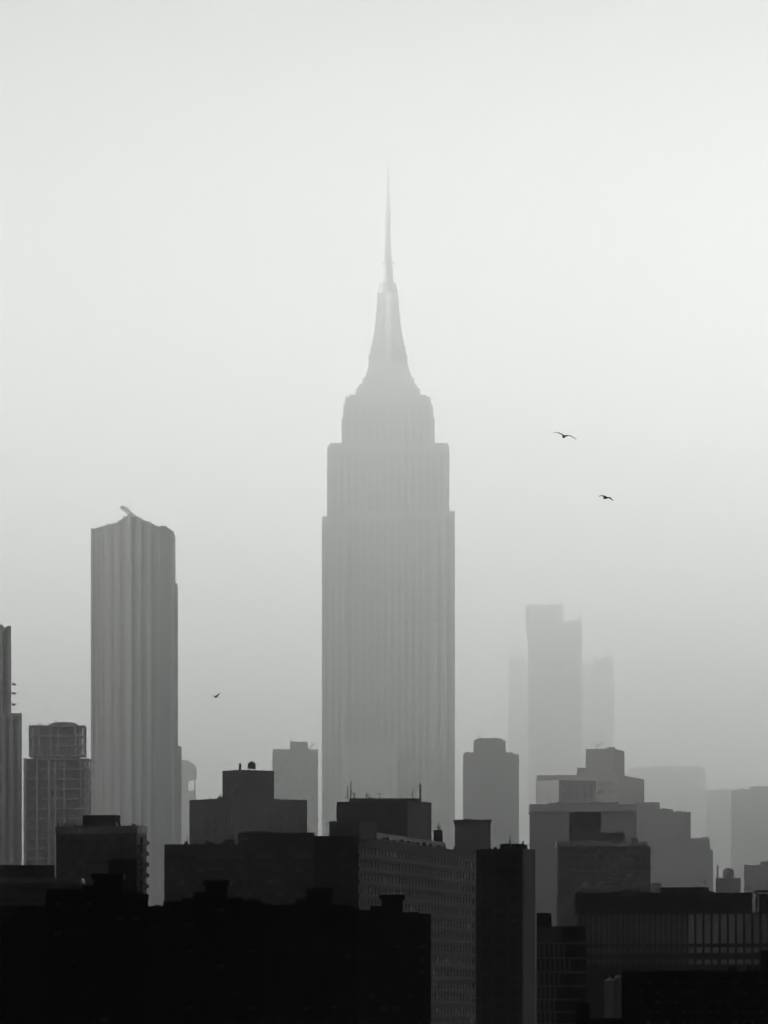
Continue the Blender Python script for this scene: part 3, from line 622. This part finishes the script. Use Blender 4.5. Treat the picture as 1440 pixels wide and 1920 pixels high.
b.block(pts, 0, Z(1245, d), 'spandrel', {0: sp(bay=6, w=4, strip=True, strip_h=150, top=4, floor=4, h=3, rec=.3, part='window_strip')}, par=1)
b.block(rect(1112, 1149, d + 5, 25), Z(1245, d) - .9, Z(1232, d), 'spandrel', par=.5, part='penthouse'); b.done()
d = 5000; pts = rect(1180, 1322, d, 30); b = Bld('office_building', 'faint wide flat building fading into fog on the right', 'office building', *center(pts))
b.block(pts, 0, Z(1440, d), 'spandrel', {0: sp(bay=5, w=3, floor=4, h=2, top=3, rows=2, part='window')}, par=.6)
b.block(rect(1220, 1316, d + 6, 15), Z(1440, d) - .5, Z(1436, d), 'spandrel', par=.4, part='penthouse'); clutter(b, pts, Z(1440, d), 6, 6, 1, 2); b.done()
d = 4400; pts = rect(1323, 1500, d, 30); b = Bld('office_building', 'hazy long grey block low at the right edge of the skyline', 'office building', *center(pts))
b.block(pts, 0, Z(1481, d), 'concrete_dark', {0: sp(bay=5, w=3, floor=4, h=2, top=3, rows=2, part='window')}, par=.6)
b.block(rect(1355, 1368, d + 6, 15), Z(1481, d) - .5, Z(1477, d), 'concrete_dark', par=.4, part='penthouse'); clutter(b, pts, Z(1481, d), 6, 6, 2, 2); b.done()
d = 3600; pts = rect(1371, 1520, d, 30); b = Bld('office_building', 'grey hazy building with small roof mast cut off at the right edge', 'office building', *center(pts))
b.block(pts, 0, Z(1482, d), 'concrete_dark', {0: sp(bay=4, w=2.4, floor=4, h=2, top=3, rows=8, part='window')}, par=.6)
b.block(rect(1406, 1520, d + 4, 20), Z(1482, d) - .5, Z(1474, d), 'concrete_dark', par=.4, part='penthouse')
mb = MB(); mb.bar((X(1424, d), d + 8, Z(1474, d)), (X(1424, d), d + 8, Z(1464, d)), .3, 'steel'); b.part(mb, 'roof_mast'); clutter(b, pts, Z(1482, d), 6, 6, 1, 1.5); b.done()
# ------------------------------------------------------------------ stepped cluster right of centre
d = 2560; b = Bld('stepped_tower', 'grey stepped tower topped by a block with a forked antenna', 'tower', X(1105, d), d + 10)
b.block(corner(1006, 1160, 1208, d, 14), 0, Z(1452, d), 'brick', {3: sp(bay=4, w=2.2, floor=3.6, h=1.8, top=3, rows=6, m=1.5, glass='glass')}, par=.5)
zt = Z(1452, d)
b.block(corner(1098, 1150, 1171, d + 4, 14), zt - .5, Z(1403, d), 'brick', par=.5, part='upper_storeys')
b.block(rect(1082, 1098, d + 8, 6), zt - .4, Z(1438, d), 'concrete_dark', par=.3, part='penthouse')
mb = MB(); xx, yy = X(1119, d + 8), d + 8; zz = Z(1403, d); mb.bar((xx, yy, zz - .5), (xx + .2, yy, zz + 1.6), .2, 'steel'); mb.bar((xx + .2, yy, zz + 1.6), (xx - 1.9, yy, zz + 3.1), .16, 'steel'); mb.bar((xx + .2, yy, zz + 1.6), (xx + 3.0, yy, zz + 2.7), .14, 'steel'); mb.bar((xx + 1.7, yy, zz + 2.2), (xx + 1.6, yy, zz + 3), .1, 'steel'); b.part(mb, 'forked_antenna')
mb = MB(); mb.box(X(1140, d), X(1155, d), d + 9, d + 12, zz - .4, zz + 1.0, 'steel'); b.part(mb, 'roof_unit'); b.done()
d = 2330; pts = corner(1005, 1048, 1118, d, 50); b = Bld('grey_block', 'mid grey cube-like block with darker right face in front of the forked-antenna tower', 'building', *center(pts))
b.block(pts, 0, Z(1462, d), 'brick_mid', {0: sp(bay=3.4, w=1.2, floor=3.3, h=1.6, top=1.6, rows=3, glass='glass_dark')}, par=.4); b.done()
d = 2180; pts = rect(993, 1194, d, 26); b = Bld('office_building', 'broad grey building with a pale parapet rail behind the dark roof house', 'office building', *center(pts))
zA = Z(1522, d)
b.block(pts, 0, zA, 'concrete_dark', par=.3)
mb = MB(); mb.box(X(992.5, d), X(1194.5, d), d - .5, d + 25.5, zA + .003, Z(1508, d), 'concrete'); b.part(mb, 'parapet')
mb = MB(); mb.bar((X(1121, d), d + 3, Z(1507, d)), (X(1134, d), d + 3, Z(1503.5, d)), .25, 'steel_pale'); mb.bar((X(1134, d), d + 3, Z(1503.5, d)), (X(1156, d), d + 3, Z(1502.5, d)), .25, 'steel_pale'); b.part(mb, 'roof_rail'); clutter(b, pts, Z(1508, d), 8, 6, 2, 1.3); b.done()
d = 1990; pts = rect(1045, 1220, d, 20); b = Bld('office_building', 'dark office block with thin pale floor lines and a black roof house', 'office building', *center(pts))
b.block(pts, 0, Z(1587, d), 'brick', {0: sp(bay=2.6, w=.5, floor=2.72, h=1.5, top=.9, m=.6, rows=12, ribbon=True, rec=.18, glass='glass_dark', frame='brick', blinds=.22, bl='blind_dim', part='window_band')}, par=.3)
mb = MB(); mb.box(X(1044, d), X(1214, d), d - .4, d + 19, Z(1587, d) + .003, Z(1577, d), 'concrete'); b.part(mb, 'parapet')
b.block(rect(1067, 1127, d + 4, 8), Z(1577, d) - .3, Z(1521, d), 'brick_dark', par=.4, part='roof_house')
b.block(rect(1127.02, 1172, d + 4, 8), Z(1577, d) - .3, Z(1561, d), 'brick_dark', par=.3, part='roof_house')
mb = MB()
for k in range(12): zz = Z(1587, d) - .35 - 2.72 * k; mb.box(X(1045, d) + .2, X(1220, d) - .2, d - .25, d - .003, zz - 2.35, zz - 2.1, 'concrete')
b.part(mb, 'floor_lines')['kind'] = 'stuff'; clutter(b, pts, Z(1577, d), 7, 6, 2); b.done()
d = 2450; b = Bld('stepped_block', 'grey building stepping down to the right in three terraces', 'building', X(1260, d), d + 10)
for i, (x0, x1, y) in enumerate(((1190, 1237, 1504), (1237.01, 1262, 1517), (1262.01, 1295, 1523), (1295.01, 1331, 1572), (1331.01, 1337, 1593))):
    b.block(rect(x0, x1, d, 22), 0, Z(y, d), 'concrete_dark', {0: sp(bay=3.6, w=1.6, floor=3.4, h=1.6, top=2.4, rows=8, m=.8, glass='glass', blinds=.3)} if i < 4 else None, par=.5, part='wall')
mb = MB()
for px, y in ((1243, 1514), (1268, 1520), (1275, 1519), (1283, 1521), (1317, 1569), (1324, 1568)): mb.box(X(px, d), X(px + 5, d), d + 4, d + 6, Z(y + 12, d), Z(y, d), 'steel')
b.part(mb, 'roof_units')['kind'] = 'stuff'; b.done()
# ------------------------------------------------------------------ right edge small ones
d = 2150; b = Bld('domed_building', 'small dark building with a rounded water tank and thin mast on its roof', 'building', X(1365, d), d + 6)
b.block(rect(1342, 1389, d, 10), 0, Z(1646, d), 'brick', par=.4)
mb = MB(); c = (X(1367, d), d + 5); mb.lathe(c, [(2.0, Z(1646, d) - .4), (2.0, Z(1633, d)), (1.7, Z(1630, d)), (1.0, Z(1627.5, d)), (0, Z(1626.5, d))], 'tank_wood', 16); b.part(mb, 'water_tank')
mb = MB(); mb.bar((X(1347, d), d + 5, Z(1646, d) - .4), (X(1347, d), d + 5, Z(1621, d)), .28, 'steel'); mb.box(X(1345, d), X(1349, d), d + 4.8, d + 5.2, Z(1632, d), Z(1624, d), 'steel'); b.part(mb, 'mast'); b.done()
d = 2350; b = Bld('apartment_building', 'grey building with a stepped roof at the right edge above the striped facade', 'building', X(1420, d), d + 8)
b.block(rect(1395, 1500, d, 16), 0, Z(1622, d), 'concrete_dark', {0: sp(bay=3.2, w=1.5, floor=3.2, h=1.5, top=2, rows=4, glass='glass')}, par=.5)
b.block(rect(1425, 1500, d + 3, 10), Z(1622, d) - .5, Z(1615, d), 'concrete_dark', par=.3, part='penthouse'); b.done()
d = 2050; pts = rect(1200, 1240, d, 10); b = Bld('low_building', 'low dark building tucked between the floor-lined office and the striped complex', 'building', *center(pts)); b.block(pts, 0, Z(1655, d), 'brick', par=.3); b.done()
# ------------------------------------------------------------------ striped complex, bottom right: a shallow curve
d = 1640; b = Bld('striped_building', 'long low dark complex with a gently curved facade of pale vertical stripes', 'office building', X(1260, d), d + 15)
N = 24; px0, px1 = 1090.0, 1480.0
def arc(t, o=0.0): px = px0 + (px1 - px0) * t; return (X(px, d), d + 10 - 10 * (1 - (2 * min(t / .75, 1) - 1) ** 2) * .0 + 6 * (1 - t) + o)
fr = [arc(k / N) for k in range(N + 1)]
pts = fr + [(fr[-1][0], d + 40), (fr[0][0], d + 40)]
zr, zs = Z(1672, d), Z(1709, d)
b.block(pts, 0, zs, 'brick_dark', par=.3)
roofp = [(x - (1.2 if i == 0 else 0), y - .8) for i, (x, y) in enumerate(fr)] + [(fr[-1][0], d + 40), (fr[0][0] - 1.2, d + 40)]
cut = [p for p in roofp]
k18 = [i for i, (x, y) in enumerate(fr) if x < X(1419, d)][-1]
rp = [(x - (1.2 if i == 0 else 0), y - .8) for i, (x, y) in enumerate(fr[:k18 + 1])] + [(fr[k18][0], d + 38), (fr[0][0] - 1.2, d + 38)]
b.block(rp, zs + .01, zr, 'brick_dark', par=.4, part='plant_screen', parm='brick_dark')
b.block([(X(1245, d), d + 16), (X(1335, d), d + 16), (X(1335, d), d + 26), (X(1245, d), d + 26)], zr - .4, Z(1661, d), 'brick_dark', par=.3, part='penthouse')
mb = MB(); mb.box(X(1419, d), X(1423.5, d), d + 5, d + 6, zs, Z(1672, d), 'concrete_pale'); mb.box(X(1428, d), X(1482, d), d + 12, d + 13, zs, Z(1674, d), 'concrete'); mb.box(X(1418, d), X(1482, d), d + 5, d + 12, zr + .003, zr + .5, 'brick_dark'); b.part(mb, 'loggia')
def wy(px): t = (px - px0) / (px1 - px0); return arc(t)[1]
x = 1093.0
rows = ((1712, 1768), (1775, 1785.5), (1798, 1807))
while x < 1478:
    big = x > 1292; pw = 15.3 if big else 10.1; ww = 10.6 if big else 6.6
    for i, (ya, yb_) in enumerate(rows):
        if i and x < 1100: continue
        y_ = min(wy(x), wy(x + ww)) - .25
        mb = MB(); mb.prism([(X(x, d), y_), (X(x + ww, d), y_), (X(x + ww, d), y_ + .24), (X(x, d), y_ + .24)], Z(yb_, d), Z(ya, d), 'panel_pale' if big else 'panel_mid')
        if i == 0 and rnd.random() < .13 and not big: mb.box(X(x - 1, d), X(x + ww + 2, d), y_ - .1, y_ - .003, Z(1728, d), Z(1721, d), 'brick_dark')
        b.part(mb, 'facade_panel')
    x += pw
mb = MB()
for ya, yb_ in ((1770, 1774), (1787, 1797), (1809, 1814)):
    for (a, c) in zip(fr, fr[1:]): mb.prism([(a[0], a[1] - .45), (c[0], c[1] - .45), (c[0], c[1] - .26), (a[0], a[1] - .26)], Z(yb_, d), Z(ya, d), 'brick_dark')
b.part(mb, 'floor_bands')['kind'] = 'stuff'; clutter(b, [(fr[0][0], d + 5), (fr[18][0], d + 5), (fr[18][0], d + 30), (fr[0][0], d + 30)], zr, 9, 8, 2); b.done()
# ------------------------------------------------------------------ grid-facade block
d = 1440; b = Bld('grid_facade_block', 'dark block with pale horizontal lines and short vertical fins on its left half', 'building', X(1052, d), d + 8)
b.block(rect(1006, 1099, d, 16), 0, Z(1737, d), 'brick_dark', par=.4)
b.block(rect(1006, 1034, d + 2, 8), Z(1737, d) - .4, Z(1711, d), 'brick_dark', par=.3, part='penthouse')
mb = MB(); zt = Z(1737, d)
mb.box(X(1006, d), X(1052, d), d - .3, d - .003, Z(1767, d), Z(1738.5, d), 'panel_mid'); b.part(mb, 'wall_panel')
lv = [1768.5, 1796.5, 1823, 1849, 1874, 1897, 1921]
for i, y in enumerate(lv):
    mb = MB(); mb.box(X(1006, d), X(1098 - (10 if i in (4,) else 0), d), d - .5, d - .003, Z(y, d) - .18, Z(y, d) + .18, 'panel_pale'); b.part(mb, 'floor_line')
for i, n in enumerate((6, 7, 5, 4, 4, 4)):
    mb = MB()
    for k in range(n): xx = X(1010 + k * 9 + (i % 2) * 2, d); mb.box(xx, xx + .42, d - .45, d - .003, Z(lv[i + 1], d) + .2, Z(lv[i], d) - .2, 'panel_pale')
    b.part(mb, 'fins')
for i in range(5):
    mb = MB(); mb.box(X(1052 + (i % 3) * 5, d), X(1096, d), d - .2, d - .003, Z(lv[i + 1], d) + .25, Z(lv[i], d) - .25, 'dull_glass'); b.part(mb, 'window')
mb = MB(); mb.box(X(1056, d), X(1089, d), d - .2, d - .003, Z(1765, d), Z(1741, d), 'dull_glass'); b.part(mb, 'window'); b.done()
# pale slab-like tower, black chimney block and the speckled black block at the bottom right
d = 1330; pts = corner(1133, 1150, 1165, d, 42); b = Bld('slab_tower', 'narrow pale grey blank tower with slanted top among the dark lower right blocks', 'tower', *center(pts))
mb = MB(); zA, zB = Z(1839, d), Z(1829, d); zs_ = [zA, zB, zB, zA]
for i in range(4):
    j = (i + 1) % 4; a, c = pts[i], pts[j]; mb.face([(*a, 0), (*c, 0), (*c, zs_[j]), (*a, zs_[i])], 'panel_pale' if i != 0 else 'concrete')
mb.face([(*pts[i], zs_[i]) for i in range(4)], 'concrete_pale'); b.part(mb, 'wall')
mb = MB(); c = center(pts); mb.box(c[0] - .4, c[0] + .4, c[1] - .4, c[1] + .4, zA - .5, zB + .9, 'steel'); b.part(mb, 'roof_vent'); b.done()
d = 1120; pts = rect(1080, 1106, d, 6); b = Bld('roof_house', 'small black box-like block at the bottom edge left of the pale narrow tower', 'building', *center(pts))
b.block(pts, 0, Z(1881, d), 'brick_dark', par=.3); mb = MB(); mb.box(X(1084, d), X(1096, d), d + 1, d + 3, Z(1881, d) - .3, Z(1878, d), 'steel'); b.part(mb, 'roof_hatch'); b.done()
d = 1140; pts = rect(1098, 1200, d, 8); b = Bld('low_apartment_block', 'low black rooftop along the bottom edge beside the small box-like block', 'building', *center(pts)); b.block(pts, 0, Z(1909, d), 'brick_dark', par=.3)
mb = MB(); mb.box(X(1196, d), X(1200, d), d + 1, d + 2, Z(1909, d), Z(1906, d), 'steel'); b.part(mb, 'roof_vent'); b.done()
d = 1230; pts = rect(1166, 1480, d, 16); b = Bld('apartment_block', 'wide black block speckled with dim window blinds in the bottom right corner', 'apartment block', *center(pts))
b.block(pts, 0, Z(1821, d), 'brick_dark', {0: sp(bay=1.75, w=1.0, floor=2.05, h=.95, top=2.0, m=3.0, rows=5, glass='glass_dark', blinds=.5, bl='blind')}, par=.4)
b.block(rect(1426, 1480, d + 3, 8), Z(1821, d) - .4, Z(1781, d), 'brick_dark', par=.4, part='bulkhead')
mb = MB()
for px in (1180, 1230, 1300, 1370): mb.box(X(px, d + 3), X(px + 6, d + 3), d + 3, d + 4, Z(1821, d) - .4, Z(1818, d), 'steel')
b.part(mb, 'roof_vents')['kind'] = 'stuff'; clutter(b, pts, Z(1821, d), 5, 5, 2, .8); b.done()
# ------------------------------------------------------------------ birds
def bird(label, px, py, d, span, roll, left, right, yaw, body_t):
    """left/right: list of (fraction of half span, rise) along each wing"""
    root = thing('gull', label, 'bird', (X(px, d), d, Z(py, d)), group='gulls flying in the fog')
    root.rotation_euler = (0, R(roll), R(yaw))
    mb = MB(); L = span * .40                      # body: fuselage of rings along y, tail to head
    rings = [(-.62, .01, .015), (-.50, .07, .02), (-.36, .07, .05), (-.15, .105, .10), (.1, .12, .115), (.3, .10, .10), (.42, .055, .06), (.50, .06, .065), (.58, .045, .05), (.64, .014, .018), (.72, .004, .005)]
    n = 10; P = []
    for (t, w_, h_) in rings: P.append([(w_ * span * .5 * math.cos(2 * math.pi * k / n), t * L, h_ * span * .5 * math.sin(2 * math.pi * k / n) - .02 * span) for k in range(n)])
    for A, B_ in zip(P, P[1:]):
        for k in range(n): mb.face([A[k], A[(k + 1) % n], B_[(k + 1) % n], B_[k]], 'feather_dark')
    mb.face(P[0], 'feather_dark'); mb.face(P[-1][::-1], 'feather_dark')
    o = mb.build('body', root)
    for side, wing in ((-1, left), (1, right)):
        mb = MB(); sec = []
        for (f, rise, sweep, ch) in wing:
            x = side * f * span / 2; z = rise * span / 2; c = ch * span * 1.45; y = sweep * span; th = .022 * span * (1.2 - f)
            sec.append([(x, y + c * .45, z), (x, y + c * .15, z + th), (x, y - c * .55, z - .004 * span), (x, y + c * .15, z - th * .5)])
        for A, B_ in zip(sec, sec[1:]):
            for k in range(4):
                q = [A[k], A[(k + 1) % 4], B_[(k + 1) % 4], B_[k]]; mb.face(q if side > 0 else q[::-1], 'feather_dark')
        mb.face(sec[0], 'feather_dark'); mb.face(sec[-1][::-1], 'feather_dark')
        mb.build('wing', root)
    mb = MB(); s_ = span
    mb.face([(-.03 * s_, -.22 * s_, -.015 * s_), (.03 * s_, -.22 * s_, -.015 * s_), (.075 * s_, -.36 * s_, -.02 * s_), (-.075 * s_, -.36 * s_, -.02 * s_)], 'feather_dark')
    mb.face([(-.075 * s_, -.36 * s_, -.028 * s_), (.075 * s_, -.36 * s_, -.028 * s_), (.03 * s_, -.22 * s_, -.03 * s_), (-.03 * s_, -.22 * s_, -.03 * s_)], 'feather_dark')
    mb.build('tail', root)
    return root
bird('upper gull gliding with long thin wings spread wide in the pale sky', 1058, 817.5, 290, 1.28, 12, [(0, .0, 0, .17), (.22, .10, .02, .16), (.5, .17, .05, .13), (.75, .10, .02, .1), (1.0, -.02, -.05, .03)], [(0, .0, 0, .17), (.2, .10, .02, .16), (.45, .16, .05, .13), (.75, .06, .02, .1), (1.0, -.08, -.05, .03)], 12, 0)
bird('lower right gull with drooping bent wings and a heavy dark body', 1136, 933, 410, 1.24, 8, [(0, .0, 0, .2), (.3, .12, .02, .2), (.58, .16, .05, .18), (.8, .05, .02, .14), (1.0, -.10, -.05, .05)], [(0, .0, 0, .2), (.25, .10, .02, .2), (.5, .12, .05, .17), (.75, -.02, .02, .12), (1.0, -.16, -.05, .04)], 35, 0)
bird('small gull banking with one wing raised between the ribbed tower and the tallest skyscraper', 405, 1306.5, 540, 1.15, 0, [(0, .0, 0, .2), (.3, .10, .02, .17), (.6, .16, .04, .10), (1.0, .12, -.02, .02)], [(0, .0, 0, .22), (.2, .16, .02, .2), (.45, .34, .05, .17), (.62, .46, .02, .14), (.75, .58, -.03, .07)], 40, 0)

# ------------------------------------------------------------------ ground, haze, sky, light
g = MB(); g.face([(-2900, -380, 0), (2900, -380, 0), (2900, 9900, 0), (-2900, 9900, 0)], 'asphalt')
go = g.build('ground'); go['kind'] = 'structure'
h = MB(); h.box(-3000, 3000, -400, 10000, -1, 470, 'asphalt')
hz = h.build('haze'); hz['kind'] = 'stuff'
hm = bpy.data.materials.new('haze_air'); hm.use_nodes = True
nt = hm.node_tree; nt.nodes.clear()
out = nt.nodes.new('ShaderNodeOutputMaterial'); pv = nt.nodes.new('ShaderNodeVolumePrincipled')
pv.inputs['Color'].default_value = (0.885, 0.92, 0.903, 1)
pv.inputs['Density'].default_value = 0.00083
pv.inputs['Anisotropy'].default_value = -0.2
nt.links.new(pv.outputs[0], out.inputs['Volume'])
hz.data.materials.clear(); hz.data.materials.append(hm)

# added unseen blocker shading the near city: closed lumpy slab, wholly above the haze
cb = MB(); cx0, cx1, cy0, cy1 = -12000, 14000, -12000, 1550; nx, ny = 180, 60; SL = 0.22; CZ = 490
def lump(x, y): return 60 * math.sin(x * .0031 + 1.3) * math.sin(y * .0042) + 35 * math.sin(x * .009 + y * .006) + 20 * math.sin(x * .021 - y * .017)
def edge(x):  # front edge of the blocker, notched to steer where its shade falls
    if x < -1200: return min(3500, 680 - .32 * (x + 3090))
    if x < 0: e0 = 680 - .32 * (-1200 + 3090); return e0 * (-x / 1200)
    return min(3500, .8 * max(0, x - 250))
tp, bt = [], []
for j in range(ny + 1):
    for i in range(nx + 1):
        x = cx0 + (cx1 - cx0) * i / nx; y = cy0 + (cy1 - cy0) * j / ny; t = j / ny
        y += t * (edge(x) + 45 * math.sin(x * .006) + 30 * math.sin(x * .017 + 1))
        e = min(1, 6 * min(i, nx - i, j, ny - j) / 12)
        bt.append((x, y, CZ + (1 - e) * 45 + 14 * (1 + math.sin(x * .011 + y * .004) * math.sin(y * .013)))); tp.append((x, y, CZ + 90 + e * (170 + lump(x, y))))
cb.v = bt + tp; n_ = len(bt)
def q_(i, j): return j * (nx + 1) + i
for j in range(ny):
    for i in range(nx):
        a, b_, c, d_ = q_(i, j), q_(i + 1, j), q_(i + 1, j + 1), q_(i, j + 1)
        cb.f.append((a, d_, c, b_)); cb.f.append((n_ + a, n_ + b_, n_ + c, n_ + d_))
for i in range(nx):
    cb.f.append((q_(i, 0), q_(i + 1, 0), n_ + q_(i + 1, 0), n_ + q_(i, 0))); cb.f.append((q_(i + 1, ny), q_(i, ny), n_ + q_(i, ny), n_ + q_(i + 1, ny)))
for j in range(ny):
    cb.f.append((q_(0, j + 1), q_(0, j), n_ + q_(0, j), n_ + q_(0, j + 1))); cb.f.append((q_(nx, j), q_(nx, j + 1), n_ + q_(nx, j + 1), n_ + q_(nx, j)))
M['shade_slab'] = wallmat('shade_slab', 0.75, scale=0.004, var=0.08, streak=False, bump=0)
cb.mi = [cb.mat('shade_slab')] * len(cb.f)
if True:
    cl = cb.build('shade_slab'); cl['kind'] = 'structure'
    for p in cl.data.polygons: p.use_smooth = True

SUN_EL, SUN_AZ = 10, 267
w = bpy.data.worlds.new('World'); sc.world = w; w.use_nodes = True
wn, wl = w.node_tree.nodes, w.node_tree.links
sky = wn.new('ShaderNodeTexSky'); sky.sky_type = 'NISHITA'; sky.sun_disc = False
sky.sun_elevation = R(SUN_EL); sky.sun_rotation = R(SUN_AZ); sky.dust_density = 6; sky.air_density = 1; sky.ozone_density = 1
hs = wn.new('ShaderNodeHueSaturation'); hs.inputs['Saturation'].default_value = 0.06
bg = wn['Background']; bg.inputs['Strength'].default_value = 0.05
wl.new(sky.outputs[0], hs.inputs['Color'])
# sky scaled by elevation: black at the horizon, brightest overhead, to darken the foreground
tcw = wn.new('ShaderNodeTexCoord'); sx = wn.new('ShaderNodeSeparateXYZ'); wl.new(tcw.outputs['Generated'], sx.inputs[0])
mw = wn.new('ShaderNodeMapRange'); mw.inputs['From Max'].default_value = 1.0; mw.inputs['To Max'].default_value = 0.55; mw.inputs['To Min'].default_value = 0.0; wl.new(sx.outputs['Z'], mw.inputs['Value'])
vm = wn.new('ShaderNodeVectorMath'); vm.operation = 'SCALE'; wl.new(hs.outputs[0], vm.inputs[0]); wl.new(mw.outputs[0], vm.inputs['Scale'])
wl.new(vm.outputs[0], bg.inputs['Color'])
sl = bpy.data.lights.new('sun', 'SUN'); sl.energy = 5.0; sl.angle = R(10); sl.color = (1, 0.99, 0.97)
so = bpy.data.objects.new('sun', sl); COL.objects.link(so)
az = R(SUN_AZ); el = R(SUN_EL)
sd = Vector((math.sin(az) * math.cos(el), math.cos(az) * math.cos(el), math.sin(el)))
so.rotation_euler = (-sd).to_track_quat('-Z', 'Y').to_euler()

cam = bpy.data.cameras.new('camera'); co = bpy.data.objects.new('camera', cam); COL.objects.link(co)
co.location = (0, 0, ZC); co.rotation_euler = (R(90), 0, 0)
cam.sensor_fit = 'HORIZONTAL'; cam.sensor_width = 36; cam.lens = 36 * F / 1440
cam.shift_y = (HOR - 960) / 1440; cam.clip_start = 1; cam.clip_end = 30000
sc.camera = co
sc.view_settings.view_transform = 'Standard'; sc.view_settings.look = 'None'; sc.view_settings.gamma = 1
sc.view_settings.exposure = 4.86
sc.cycles.volume_bounces = int(0); sc.cycles.max_bounces = 6; sc.cycles.volume_max_steps = 64
sc.cycles.use_adaptive_sampling = False
sc.cycles.use_denoising = bool(1)
w.cycles.sampling_method = 'NONE'
